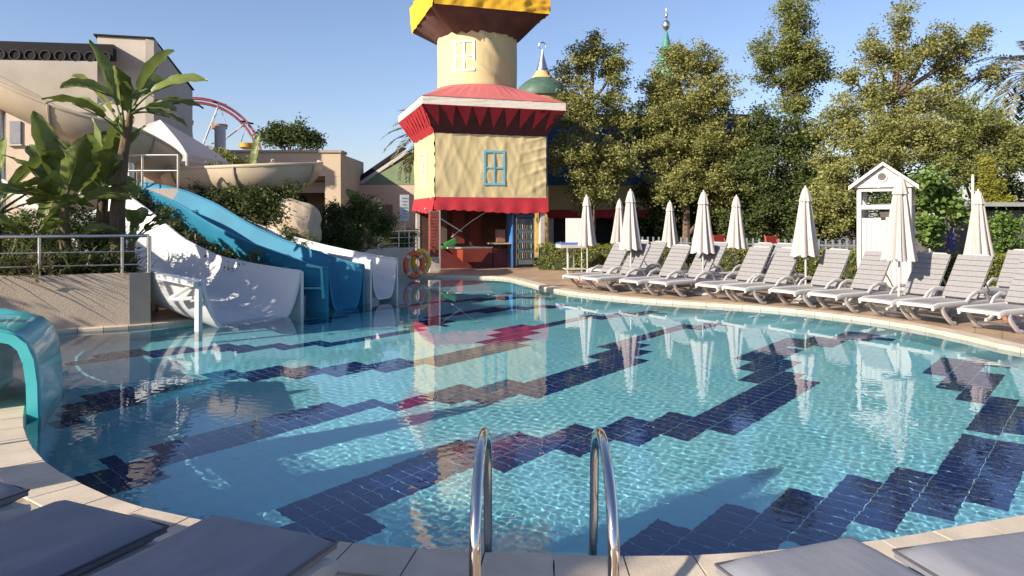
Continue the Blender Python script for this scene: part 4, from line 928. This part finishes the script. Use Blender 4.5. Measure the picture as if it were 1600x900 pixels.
for k in range(12):
    a = 2*pi*k/12+.18
    for s in (-.45, .45): MB().tube([fc+nn*s, fc+nn*s+(ax*cos(a)+up*sin(a))*FR], .04, 5).build('spoke', M_pale, fw, True)
    p = fc+(ax*cos(a)+up*sin(a))*FR; MB().tube([p-ax*.9*0-nn*.7-ax*.5, p+nn*.7+ax*.5], .08, 6).build('axle', M_dark, fw, True)
    gd = MB(); gd.lathe(p-up*2.3, [(.35, 0), (.62, .15), (.68, .5), (.62, .52), (.5, .2)], 14, cap=True); g_ = gd.build('gondola', mat('gondola_%d' % (k % 3), [(.45, .05, .05), (.5, .3, .05), (.35, .2, .12)][k % 3], .5), fw, True)
    for s in (-.5, .5): MB().tube([p, p-up*1.8+ax*s], .03, 5).build('hanger', M_pale, g_, True)
MB().lathe(fc-nn*.5, [(.35, -.3), (.35, .3)], 16).build('hub', M_rose, fw, True)
for s in (-1, 1): MB().tube([fc+nn*s*.8, (fc[0]+ax[0]*2.2*s, fc[1]+ax[1]*2.2*s, 0)], .15, 6).build('support_leg', M_rose, fw, True)
tk = thing('steel_flue', 'pale cylindrical steel flue above the low building', 'flue', (-12.2, 33.5, 0)); a = at(344, 197, 33.5)
MB().lathe((a[0], 33.5, 4.0), [(.25, 0), (.25, a[2]-4.05), (.22, a[2]-4.0)], 20).build('pipe', M_white, tk, True); MB().lathe((a[0], 33.5, 0), [(.3, 0), (.3, 4.0)], 16).build('stack', M_stucco2, tk, True)
tn_ = thing('white_canopy', 'white pyramid fabric canopy on posts behind the palms', 'canopy', (-9.5, 19.5, 0)); c = at(250, 187, 19.5); hx, hy = 1.35, 1.35
cor = [(c[0]-hx, 19.5-hy), (c[0]+hx, 19.5-hy), (c[0]+hx, 19.5+hy), (c[0]-hx, 19.5+hy)]
V = []; Fc = []
for s in range(4):
    a_, b_ = np.array(cor[s]), np.array(cor[(s+1) % 4])
    for j in range(7):
        t = j/6
        for k in range(9): u = k/8; p = (a_*(1-u)+b_*u)*(1-t)+np.array([c[0], 19.5])*t; V.append((*p, 3.25+(c[2]-3.25)*(t**.85)-.10*sin(pi*u)*sin(pi*t)))
    o_ = s*63; Fc += [(o_+j*9+k, o_+j*9+k+1, o_+(j+1)*9+k+1, o_+(j+1)*9+k) for j in range(6) for k in range(8)]
mb = MB(); mb.add(V, Fc); mb.build('canopy_cloth', M_tent, tn_, True)
for s in range(4):
    a_, b_ = cor[s], cor[(s+1) % 4]; MB().prism([(*a_, 3.25), (*b_, 3.25), (*b_, 3.08), (*a_, 3.08)], (.004, .004, 0)).build('valance', M_tent, tn_); MB().tube([(*a_, 0), (*a_, 3.25)], .04, 8).build('post', M_white, tn_, True)
shd = thing('garden_shed', 'dark grey shed with flat roof behind the hedge at right', 'shed', (12.5, 20, 0))
boxw('wall', mat('shed_grey', (.10, .09, .095), .8, .15, 2), shd, 11.3, 16.5, 19.6, 22, 0, 1.85); boxw('roof', mat('shed_roof', (.25, .27, .27), .6), shd, 11.1, 17, 19.2, 22.2, 1.95, 2.06)
for x in (11.3, 14, 16.6): boxw('post', M_white, shd, x-.05, x+.05, 19.25, 19.35, 0, 1.95)
a = at(1485, 365, 18.9); tag(MB().box((a[0], 18.9, .85), (.14, .14, 1.7), 0, .01).build('blue_post', mat('blue_paint', (.03, .06, .32), .5)), 'dark blue post standing before the grey shed', 'post')
a = at(1520, 300, 15.8); tag(MB().lathe((a[0], 15.8, 0), [(.035, 0), (.03, 2.52), (.02, 2.6)], 12).build('white_pole', M_white, None, True), 'thin white pole behind the farthest right parasol', 'pole')
fn_ = thing('picket_fence', 'low pale picket fence in the shade behind the hedge', 'fence', (7, 23.5, 0))
fa, fb = np.array([4.0, 25.0]), np.array([11.5, 20.5])
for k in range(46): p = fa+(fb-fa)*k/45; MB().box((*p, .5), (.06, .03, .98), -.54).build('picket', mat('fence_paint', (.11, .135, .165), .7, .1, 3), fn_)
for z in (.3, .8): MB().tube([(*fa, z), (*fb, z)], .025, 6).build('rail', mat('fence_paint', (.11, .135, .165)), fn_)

# ------------------------------------------------------------------ vegetation
def leafcloud(name, cen, per, sig, size, m, parent, seed=0, asp=.5, up=.35, flat=.8, narrow=False):
    "leaf-sized quads gathered in clumps round the given centres"
    r = np.random.default_rng(seed); cen = np.asarray(cen, float); N = len(cen)*per
    C0 = np.repeat(cen, per, 0); P = C0+r.normal(0, 1, (N, 3))*np.array([sig, sig, sig*flat])
    d = r.normal(0, 1, (N, 3)); d[:, 2] = d[:, 2]*.6-.15; d /= np.linalg.norm(d, axis=1)[:, None]
    nrm = r.normal(0, 1, (N, 3)); nrm[:, 2] += up*2; s = np.cross(d, nrm); s /= np.linalg.norm(s, axis=1)[:, None]+1e-9
    L = size*r.uniform(.6, 1.35, (N, 1)); n2 = np.cross(s, d)
    V = np.stack([P-d*L*.5, P+s*L*asp*.5+n2*L*.06, P+d*L*.5, P-s*L*asp*.5+n2*L*.06], 1).reshape(-1, 3)
    Fc = np.arange(N*4).reshape(-1, 4)
    return fast(name, V, Fc, m, parent)
DENS = 1.25
def fill(ells, dens, seed, shell=.55):
    r = np.random.default_rng(seed); out = []
    for (c, rad) in ells:
        rad = np.array(rad, float); n = max(6, int(dens*DENS*(rad.prod()**(2/3))*4)); k = 0
        while k < n:
            p = r.normal(0, 1, 3); p /= np.linalg.norm(p); q = (shell+(1-shell)*r.random()) if r.random() < .75 else r.random()*shell
            q *= 1+.16*r.normal(); out.append(np.array(c)+p*rad*q); k += 1
    return np.array(out)
def tree(name, label, base, ells, lm, dens=9, per=95, sig=.17, size=.12, seed=1, trunk=.13, top=None, cat='tree', limbs=True, group=None, asp=.5):
    bx, by = base; t = thing(name, label, cat, (bx, by, 0), 0, group)
    r = random.Random(seed); cs = fill(ells, dens, seed); tb_ = MB()
    zc = max(c[2] for c, _ in ells) if top is None else top
    path = [(bx+.10*sin(z*1.3+seed)*z*.12, by, z) for z in np.linspace(0, zc, 9)]
    tb_.tube(path, [trunk*(1-.85*k/8) for k in range(9)], 8)
    if limbs:
        for c, rad in ells:
            z0 = max(.9, min(c[2]-.45*rad[2]-.6, zc*.8)); k = z0/zc*8; i0 = int(min(7, k)); p0 = np.array(path[i0])
            mid = p0*.45+np.array(c)*.55+np.array([0, 0, -.15]); tb_.tube([p0, mid, np.array(c)], [trunk*.5, trunk*.3, .015], 6)
            sub = [q for q in cs if np.linalg.norm((q-np.array(c))/np.array(rad)) < 1.3][:14]
            for q in sub: tb_.tube([mid*.4+np.array(c)*.6, (np.array(c)+q)/2+np.array([0, 0, -.05]), q], [.022, .014, .006], 4)
    tb_.build('trunk', M_bark, t, True); leafcloud('crown', cs, int(per*1.35), sig*.88, size*.9, lm, t, seed, asp)
    return t
def E_(px, py, rx, ry, d, deep=1.0):
    "ellipsoid whose outline covers rx, ry pixels round a pixel at a distance"
    c = at(px, py, d); return (c, (rx/F*d, rx/F*d*deep, ry/F*d))
def bx_(px, d): return ((px-800)/F*d, d)
TG = 'trees behind the hedge'
for k, (px, d, w_, lab) in enumerate(((1075, 27, 70, 'dark bush behind the picket fence, left end'), (1190, 25.5, 70, 'dark bush behind the picket fence, middle'), (1290, 24, 65, 'dark bush left of the cabin behind the fence'), (1420, 22.5, 60, 'dark bush right behind the cabin'), (1560, 24.5, 70, 'dark bush behind the grey shed'), (1660, 22.0, 60, 'dark bush at the right picture edge behind the shed'))):
    BUSHES = globals().setdefault('BUSHES', []); BUSHES.append((px, d, w_, lab))
tree('leafy_tree', 'olive green tree right beside the tower, with open sky gaps in its top', bx_(925, 25), [E_(925, 75, 16, 32, 25), E_(897, 105, 30, 38, 25), E_(960, 105, 32, 40, 25.2), E_(905, 170, 42, 45, 25), E_(965, 180, 32, 45, 25.4), E_(905, 245, 46, 42, 24.8), E_(960, 255, 42, 44, 25), E_(930, 300, 45, 28, 24.8)], M_leafA, 10, 95, .16, .115, 11, .15, group=TG)
tree('leafy_tree', 'dense cone-shaped olive tree in front of the teal spire', bx_(1072, 26), [E_(1052, 90, 22, 26, 26), E_(1026, 140, 26, 30, 26), E_(1018, 185, 30, 34, 26), E_(1080, 95, 22, 30, 26), E_(1110, 105, 20, 35, 26), E_(1050, 150, 42, 42, 26), E_(1105, 155, 45, 42, 26), E_(1035, 215, 45, 42, 25.8), E_(1090, 225, 50, 48, 25.6), E_(1150, 225, 34, 45, 26), E_(1060, 285, 55, 35, 25.6), E_(1125, 290, 48, 36, 25.6)], M_leafA, 12, 100, .17, .115, 12, .16, group=TG)
tree('leafy_tree', 'tall narrow tree with tiered branches rising to the top edge', bx_(1243, 30), [E_(1240, 25, 32, 40, 30), E_(1228, 75, 48, 28, 30), E_(1262, 100, 40, 34, 30), E_(1240, 125, 46, 20, 30), E_(1195, 105, 22, 26, 30), E_(1240, 165, 36, 14, 30)], M_leafB, 9, 85, .20, .13, 13, .17, 10.6, group=TG)
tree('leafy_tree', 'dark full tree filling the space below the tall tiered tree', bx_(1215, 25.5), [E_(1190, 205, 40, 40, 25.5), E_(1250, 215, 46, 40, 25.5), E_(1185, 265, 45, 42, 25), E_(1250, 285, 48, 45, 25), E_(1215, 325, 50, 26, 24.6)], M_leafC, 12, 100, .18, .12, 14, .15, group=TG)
tree('leafy_tree', 'large spreading olive tree with bare slanting limbs at upper right', bx_(1400, 25), [E_(1405, 40, 22, 42, 25), E_(1365, 85, 26, 40, 25), E_(1410, 100, 35, 40, 25), E_(1455, 75, 34, 36, 25), E_(1505, 70, 30, 24, 25.2), E_(1535, 47, 16, 10, 25.3), E_(1490, 110, 30, 40, 25.2), E_(1355, 145, 35, 40, 25), E_(1420, 165, 40, 40, 24.8), E_(1330, 120, 16, 20, 25.2), E_(1475, 165, 32, 36, 25), E_(1548, 115, 14, 26, 25.4)], M_leafA, 8, 90, .17, .12, 15, .2, 7.8, group=TG)
tree('leafy_tree', 'broad low olive tree behind the changing cabin', bx_(1345, 23), [E_(1320, 195, 42, 42, 23), E_(1385, 205, 48, 40, 23), E_(1310, 260, 42, 45, 22.6), E_(1370, 245, 48, 40, 22.6), E_(1300, 320, 40, 38, 22.2), E_(1445, 220, 45, 38, 23)], M_leafA, 11, 95, .17, .115, 16, .16, group=TG)
tree('leafy_tree', 'green tree at the right edge above the shed', bx_(1530, 23), [E_(1500, 205, 48, 40, 23), E_(1565, 225, 45, 42, 23), E_(1500, 262, 55, 34, 22.6), E_(1600, 250, 45, 45, 22.8), E_(1540, 190, 36, 28, 23.5)], M_leafB, 11, 95, .17, .115, 17, .16, group=TG)
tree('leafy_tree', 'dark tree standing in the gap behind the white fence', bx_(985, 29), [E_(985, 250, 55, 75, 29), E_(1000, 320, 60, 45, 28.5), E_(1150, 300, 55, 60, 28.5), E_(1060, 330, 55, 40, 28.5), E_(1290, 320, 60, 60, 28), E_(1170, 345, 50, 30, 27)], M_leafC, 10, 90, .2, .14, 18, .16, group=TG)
for k, (px, d, w_, lab) in enumerate(BUSHES):
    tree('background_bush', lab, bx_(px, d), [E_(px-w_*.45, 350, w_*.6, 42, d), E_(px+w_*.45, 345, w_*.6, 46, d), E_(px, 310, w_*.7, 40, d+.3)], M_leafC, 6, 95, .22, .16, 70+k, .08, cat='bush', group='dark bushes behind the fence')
tree('young_tree', 'young broad-leaved vine tree with bright leaves right of the cabin', bx_(1482, 18.2), [E_(1447, 285, 22, 20, 18), E_(1435, 325, 20, 25, 18), E_(1475, 300, 22, 26, 18.3), E_(1452, 360, 22, 24, 18), E_(1495, 330, 12, 16, 18.2)], M_leafV, 12, 40, .14, .16, 19, .035, 2.3, asp=.8)
tree('golden_conifer', 'small golden conifer behind the shed roof at right', bx_(1547, 21), [E_(1547, 262, 8, 16, 21), E_(1548, 285, 18, 18, 21), E_(1550, 310, 24, 18, 21)], M_leafL, 22, 120, .10, .08, 20, .06)
tree('climber_bush', 'bright green climbing bush at the right edge behind the parasol', bx_(1572, 17), [E_(1572, 350, 24, 22, 17), E_(1574, 385, 24, 24, 17)], M_leafV, 22, 90, .10, .10, 21, .05, cat='bush')
tree('leafy_tree', 'small dark tree above the roof of the sand building', bx_(452, 46), [E_(432, 215, 22, 18, 46), E_(458, 208, 24, 20, 46), E_(432, 200, 6, 10, 46), E_(485, 222, 14, 14, 46), E_(490, 214, 6, 7, 46)], M_leafC, 6, 80, .3, .22, 22, .14)
tree('ivy_mound', 'sunlit shrub on top of the sand building wall behind the flume', bx_(345, 23), [E_(335, 252, 35, 18, 23), E_(365, 258, 26, 16, 23)], M_leafH, 12, 90, .16, .11, 23, .08, cat='bush')
BG = 'dark shrubs between the slides'
tree('slide_shrub', 'large dark shrub right of the blue slide, below the flume', bx_(390, 17.2), [E_(365, 315, 45, 45, 17.2), E_(415, 330, 45, 50, 17), E_(335, 290, 35, 30, 17.5), E_(440, 365, 32, 28, 16.8), E_(400, 290, 45, 30, 17.4)], M_leafC, 22, 110, .13, .085, 24, .08, cat='bush', group=BG)
tree('slide_shrub', 'dark creeping shrub between the white slide and the blue slide', (-5.9, 13.9), [((-4.38-.89*q_, 13.13+.45*q_, .28+[.42, .5, .62, .80, 1.05, 1.35, 1.6, 1.8, 1.9][k_]), (.26, .16, .30)) for k_, q_ in enumerate(np.arange(.6, 5, .5))], M_leafC, 26, 110, .10, .075, 25, .05, 1.0, cat='bush', group=BG)
tree('slide_shrub', 'dark green shrub beside the stall railing', bx_(540, 18.6), [E_(520, 345, 30, 28, 18.6), E_(560, 335, 35, 26, 18.8), E_(505, 370, 24, 24, 18), E_(590, 352, 26, 24, 19.2), E_(548, 370, 40, 24, 18.4), E_(630, 375, 30, 15, 20.8)], M_leafC, 22, 110, .13, .085, 26, .07, cat='bush', group=BG)
tree('slide_shrub', 'low spiky shrub at the foot of the beige rock by the slides', bx_(475, 15.9), [E_(475, 385, 18, 18, 15.9), E_(455, 372, 18, 18, 16.1)], M_leafC, 24, 90, .08, .10, 27, .04, cat='bush', group=BG, asp=.2)
rk = MB(); bm = bmesh.new(); bmesh.ops.create_icosphere(bm, subdivisions=3, radius=1)
for v in bm.verts: v.co = Vector((v.co.x*.62, v.co.y*.5, v.co.z*.62))*(1+.10*sin(v.co.x*5+v.co.z*4)+.06*sin(v.co.y*9))
c = at(462, 352, 16.9); rk.add([v.co+Vector(c) for v in bm.verts], [[v.index for v in f.verts] for f in bm.faces]); bm.free()
tag(rk.build('boulder', mat('sandstone', (.42, .34, .25), .95, .15, 3, .5, 12), None, True), 'beige artificial boulder among the shrubs below the sand building', 'rock')

# clipped hedge
def hedge(name, label, a, b, h, wdt, seed):
    t = thing(name, label, 'hedge', (*((np.array(a)+np.array(b))/2), 0), 0, 'clipped hedges behind the loungers'); a, b = np.array(a), np.array(b); L = np.linalg.norm(b-a); u = (b-a)/L; n_ = np.array([-u[1], u[0]])
    core = MB(); c = (a+b)/2; core.box((*c, h/2-.03), (L-.1, wdt-.12, h-.06), math.atan2(u[1], u[0])); core.build('core', mat('hedge_core', (.018, .026, .008), .95), t)
    r = np.random.default_rng(seed); N = int(L*(2*h+wdt)*55); cs = []
    for k in range(N):
        s = r.random()*L; q = r.random()*(2*h+wdt)
        if q < h: p = (s, -wdt/2, q)
        elif q < 2*h: p = (s, wdt/2, q-h)
        else: p = (s, q-2*h-wdt/2, h)
        xy = a+u*p[0]+n_*p[1]; cs.append((xy[0], xy[1], p[2]))
    leafcloud('foliage', cs, 24, .05, .055, M_leafH, t, seed, .6); return t
hedge('clipped_hedge', 'low clipped hedge from the stall to the changing cabin', (1.0, 23.2), (8.9, 17.9), .76, .8, 31)
hedge('clipped_hedge', 'low clipped hedge right of the changing cabin', (9.1, 17.75), (13.5, 14.2), .77, .8, 32)
lawn = fast('lawn', [(-1, 27, .004), (3.2, 22.5, .004), (14, 15, .004), (24, 12, .004), (34, 30, .004), (10, 42, .004)], [(0, 1, 2, 3, 4, 5)], M_lawn); tag(lawn, kind='structure')

# paddle-leaved plants
def paddle(base, az, el, pet, bl, wd, droop, seed, tear=.25):
    "one stalk and blade; returns vertices and faces"
    r = random.Random(seed); n, k = 12, 7; V = []; Fc = []; p = np.array(base, float); e0 = el; hd = np.array([cos(az), sin(az), 0]); pts = []
    st = pet/4
    for i in range(5): pts.append(p.copy()); p = p+(hd*cos(e0)+np.array([0, 0, sin(e0)]))*st; e0 -= droop*.10
    ax = []
    for i in range(n): ax.append((p.copy(), e0)); p = p+(hd*cos(e0)+np.array([0, 0, sin(e0)]))*(bl/(n-1)); e0 -= droop/(n-1)
    roll = r.uniform(-.7, .7); sd = np.array([-sin(az), cos(az), 0]); fold = r.uniform(.25, .6)
    for i, (q, ee) in enumerate(ax):
        t = i/(n-1); w_ = wd*(.10+.95*math.sin(pi*min(1, t*.90+.09))**.65)*(1 if t < .97 else .3)
        upv = np.array([0, 0, 1])*cos(ee)-hd*sin(ee); s2 = sd*cos(roll)+upv*sin(roll); u2 = upv*cos(roll)-sd*sin(roll)
        for j in range(k):
            v = -1+2*j/(k-1); jag = 1-(tear*r.random() if abs(v) > .9 else 0)
            V.append(q+s2*w_/2*v*jag+u2*(abs(v)*w_/2*fold+.015*sin(t*20+j)))
    for i in range(n-1):
        for j in range(k-1):
            Fc.append((i*k+j, i*k+j+1, (i+1)*k+j+1, (i+1)*k+j))
    return V, Fc, pts+[ax[0][0], ax[n//2][0]]
def paddle_plant(name, label, base, leaves, stems, seed, group):
    t = thing(name, label, 'plant', base, 0, group)
    for s in stems: MB().tube(s[0], s[1], 9).build('stem', M_fibre, t, True)
    for i, (b, az, el, pet, bl, wd, dr) in enumerate(leaves):
        V, Fc, pt = paddle(b, az, el, pet, bl, wd, dr, seed*50+i)
        o = fast('leaf', V, Fc, M_ban, t, True)
        MB().tube(pt, [.028, .024, .02, .018, .016, .014, .006], 6).build('leaf_stalk', mat('stalk', (.12, .16, .045), .5, .2, 4, trans=.1), o, True)
    return t
PG = 'paddle-leaved plants in the left planter'
rr = random.Random(8)
def rleaves(p, n, el=(.7, 1.35), pet=(.3, .6), bl=(.7, 1.1), wd=(.26, .36), dr=(.2, .9), azs=None):
    return [(tuple(np.array(p)+np.array([rr.uniform(-.06, .06), rr.uniform(-.06, .06), rr.uniform(-.1, .1)])), (azs[i] if azs else i*2*pi/n+rr.uniform(-.5, .5)), rr.uniform(*el), rr.uniform(*pet), rr.uniform(*bl), rr.uniform(*wd), rr.uniform(*dr)) for i in range(n)]
b = at(182, 425, 11.9); m1 = at(195, 215, 11.9); m2 = at(203, 178, 11.9)
paddle_plant('giant_paddle_plant', 'tallest paddle-leaved plant with bare stem rising above the canopy', (b[0], b[1], .7),
   [(m1, pi*.93, 1.35, .45, 1.25, .36, .25), (m1, pi*.97, .95, .45, 1.05, .34, .8), (m2, .1, .95, .4, .95, .36, .75), (m2, .3, .55, .3, .8, .34, .6), (m2, -.4, .35, .25, .75, .32, .5), (m1, -1.2, 1.1, .4, .95, .36, .5), (m2, 1.5, 1.0, .4, .9, .36, .6), (m2, -2.2, .9, .3, .8, .32, .9), (m1, 2.6, .4, .3, .7, .28, .9), (m2, .6, 1.25, .35, .9, .40, .3), (m2, -1.0, .75, .3, .8, .38, .8), (m1, 3.9, .9, .35, .9, .38, .7), (m1, 2.9, 1.15, .4, 1.05, .40, .5), (m2, -.1, .2, .25, .75, .36, .6)],
   [([(b[0], b[1], .65), at(183, 330, 11.9), at(190, 260, 11.9), m1], [.15, .12, .10, .06]), ([at(188, 270, 11.9), at(198, 215, 11.9), m2], [.08, .07, .05]), ([(b[0]-.25, b[1]+.2, .65), at(165, 330, 12.1)], [.09, .07])], 1, PG)
b = at(105, 420, 11.6); m1 = at(100, 325, 11.6)
paddle_plant('paddle_plant', 'paddle-leaved plant with broad upright sunlit leaves above the railing', (b[0], b[1], .7), [(m1, pi*.95, 1.30, .35, 1.25, .40, .1), (m1, pi, 1.05, .3, .95, .38, .45), (m1, 0, 1.0, .25, .95, .42, .2), (m1, .2, .6, .2, .8, .36, .6), (m1, -1.3, .95, .2, .8, .40, .7), (m1, 3.6, .75, .2, .85, .36, .7), (m1, 1.5, 1.2, .4, 1.1, .38, .3), (m1, 2.7, 1.15, .3, 1.05, .42, .4), (m1, -.6, 1.2, .3, .95, .42, .3), (m1, -2.0, .8, .2, .8, .38, .8), (m1, .9, .85, .3, .9, .4, .6)], [([(b[0], b[1], .65), m1], [.10, .07])], 2, PG)
b = at(150, 420, 12.0); m1 = at(162, 300, 12.0)
paddle_plant('paddle_plant', 'paddle-leaved plant with narrow upright leaves left of the tall stem', (b[0], b[1], .7), [(m1, pi, 1.45, .2, 1.0, .34, .05), (m1, 0, 1.42, .25, 1.05, .36, .1), (m1, .2, 1.2, .25, 1.0, .34, .2), (m1, -1.4, 1.2, .2, .9, .36, .4), (m1, 2.2, .9, .2, .8, .30, .7), (m1, -.5, .5, .2, .7, .30, .8), (m1, 3.4, 1.1, .25, .95, .38, .4), (m1, -2.4, 1.0, .25, .8, .36, .5), (m1, 1.2, 1.3, .3, 1.1, .36, .2), (m1, -.9, .9, .25, .85, .36, .5)], [([(b[0], b[1], .65), m1], [.12, .08])], 3, PG)
b = at(-10, 425, 11.3); m1 = at(-5, 330, 11.3)
paddle_plant('paddle_plant', 'dark paddle-leaved plant cut by the left picture edge', (b[0], b[1], .7), rleaves(m1, 9, el=(.5, 1.3), bl=(.7, 1.0)), [([(b[0], b[1], .65), m1], [.10, .07])], 4, PG)
b = at(55, 425, 11.2); m1 = at(52, 385, 11.2)
paddle_plant('paddle_plant', 'low paddle-leaved plant just behind the railing', (b[0], b[1], .7), rleaves(m1, 9, el=(.4, 1.2), pet=(.15, .35), bl=(.55, .8), wd=(.16, .26)), [([(b[0], b[1], .65), m1], [.07, .05])], 5, PG)
b = at(205, 425, 11.7); m1 = at(205, 378, 11.7)
paddle_plant('paddle_plant', 'short paddle-leaved plant at the corner end of the railing', (b[0], b[1], .7), rleaves(m1, 8, el=(.3, 1.1), pet=(.12, .3), bl=(.5, .75), wd=(.16, .26)), [([(b[0], b[1], .65), m1], [.08, .05])], 6, PG)
b = at(397, 285, 17.9)
paddle_plant('paddle_plant', 'single upright paddle leaf beside the end of the flume', (b[0], b[1], 1.0), [(b, .4, 1.5, .15, 1.05, .34, .05), (b, 2.8, .9, .15, .5, .25, .6), (b, -.8, .5, .15, .45, .25, .7)], [([(b[0], b[1], .9), b], [.07, .05])], 7, PG)
b = at(560, 330, 18.8)
paddle_plant('paddle_plant', 'bright paddle-leaved plant above the shrub by the stall', (b[0], b[1], .5), [(b, 2.6, 1.2, .1, .6, .36, .3), (b, .3, 1.0, .1, .55, .34, .4), (b, -1.6, 1.1, .1, .5, .34, .4)], [([(b[0], b[1], .5), b], [.06, .04])], 8, PG)
# strap-leaved clumps under them
def strap(name, label, base, n, ln, seed, m=M_strap, wd=.03):
    t = thing(name, label, 'plant', base, 0, 'strap-leaved clumps in the left planter'); r = np.random.default_rng(seed); V = []; Fc = []
    for k in range(n):
        az = r.uniform(0, 2*pi); el = r.uniform(.6, 1.5); L = ln*r.uniform(.6, 1.2); p = np.array(base)+np.array([r.normal(0, .12), r.normal(0, .12), 0]); hd = np.array([cos(az), sin(az), 0]); sd = np.array([-sin(az), cos(az), 0]); i0 = len(V)
        for i in range(6):
            w_ = wd*(1-i/5.2)*.9+.002; V += [p-sd*w_, p+sd*w_]; p = p+(hd*cos(el)+np.array([0, 0, sin(el)]))*L/5; el -= r.uniform(.1, .4)
        Fc += [(i0+2*i, i0+2*i+1, i0+2*i+3, i0+2*i+2) for i in range(5)]
    o = fast('foliage', V, Fc, m, t, True); return t
for k, (px, d, n, ln, lab) in enumerate(((20, 10.8, 110, .75, 'strap-leaved clump behind the railing at the left picture edge'), (62, 10.75, 160, .6, 'pale grassy clump behind the railing, left of the first post'), (110, 11.0, 120, .75, 'strap-leaved clump behind the middle of the railing'), (150, 11.2, 120, .7, 'dark strap-leaved clump below the tall stem'), (190, 11.4, 110, .65, 'strap-leaved clump at the right end of the railing'), (75, 12.3, 140, 1.1, 'tall strap-leaved clump at the back of the planter'), (150, 12.6, 140, 1.1, 'tall strap-leaved clump behind the tall stem'), (0, 12.0, 140, 1.2, 'tall strap-leaved clump at the left edge of the planter'))):
    x = (px-800)/F*d; strap('strap_plant', lab, (x, d, .70), n, ln, 60+k, mat('grass_blade', (.16, .15, .07), .6, .3, 3, trans=.3, island=.6) if k == 1 else M_strap)
tree('planter_shrub', 'dark shrub filling the planter behind the paddle-leaved plants', (-8, 12.6), [E_(30, 370, 50, 45, 12.4), E_(110, 365, 50, 45, 12.4), E_(165, 385, 30, 36, 11.9)], M_leafC, 22, 80, .12, .10, 33, .05, 1.2, cat='bush', asp=.3)

# palms
def palm(name, label, base, hgt, n, ln, seed):
    t = thing(name, label, 'palm', (*base, 0), 0, 'date palms'); r = random.Random(seed)
    MB().tube([(base[0], base[1], 0), (base[0]+.1, base[1], hgt*.5), (base[0], base[1], hgt)], [.24, .19, .17], 10).build('trunk', M_fibre, t, True)
    for k in range(n):
        az = k*2.399+r.uniform(-.2, .2); el = r.uniform(-.2, 1.3); p = np.array([base[0], base[1], hgt]); V = []; Fc = []; hd = np.array([cos(az), sin(az), 0]); sd = np.array([-sin(az), cos(az), 0]); pts = []
        for i in range(15):
            pts.append(p.copy()); t_ = i/14; dv = hd*cos(el)+np.array([0, 0, sin(el)]); p = p+dv*ln/14; el -= .085+r.uniform(0, .03)
            if i > 2:
                for s in (-1, 1):
                    for _ in range(3):
                        L = ln*.22*(1-abs(t_-.5)); dd = sd*s*.8+dv*.55+np.array([0, 0, -.18+r.uniform(-.1, .2)]); q = p+dv*r.uniform(0, ln/14); i0 = len(V); V += [q, q+dd*L*.5+dv*.035, q+dd*L, q+dd*L*.5-dv*.035]; Fc.append((i0, i0+1, i0+2, i0+3))
        o = fast('frond', V, Fc, mat('palm_leaf', (.11, .12, .045), .5, .3, 2, trans=.2, island=.5, hue=(.19, .17, .07)), t); MB().tube(pts, [.02*(1-i/16) for i in range(15)], 5).build('midrib', M_bark, o, True)
    return t
palm('date_palm', 'date palm at the upper right picture edge', (18.3, 25.0), 6.7, 34, 2.5, 3)
palm('date_palm', 'date palm whose frond tips show left of the tower eave', (-3.25, 30.5), 5.0, 26, 2.2, 5)
# unseen trees added on the left, crowns shaped to shade near loungers and slide
tree('added_shade_tree', 'added tree outside the picture at left, shaped to shade the near loungers', (-8.5, -2.5), [((-8.5, -2.5, 4.75), (.62, .62, 1.2)), ((-8.7, -2.55, 3.6), (.6, .6, .8))], M_leafB, 26, 90, .22, .16, 41, .18)
tree('added_shade_tree', 'added smaller tree outside the picture at left, shaped to shade the white slide', (-9.9, 7.7), [((-9.2, 8.4, 4.15), (1.1, 1.1, .72)), ((-10.9, 7.5, 1.95), (.7, .7, .5))], M_leafB, 26, 90, .20, .15, 42, .14)
for px, d, lab in ((1213, 20.3, 'red folding chair behind the hedge, left of the cabin'), (1130, 21.3, 'red folding chair behind the hedge, beside a rear parasol')):
    a = at(px, 370, d); t = thing('folding_chair', lab, 'chair', (a[0], d, 0), .4, 'red folding chairs behind the hedge'); Mr = mat('chair_red', (.30, .03, .02), .6)
    for s in (-.2, .2): MB().tube([(s, -.25, 0), (s, .25, 1.15)], .02, 6).build('leg', Mr, t, True, True); MB().tube([(s, .25, 0), (s, -.15, .7)], .02, 6).build('leg', Mr, t, True, True)
    MB().box((0, -.02, .55), (.4, .4, .03), 0, .008).build('seat', Mr, t, False, True); MB().box((0, .2, 1.0), (.4, .03, .25), 0, .008).build('backrest', Mr, t, False, True)
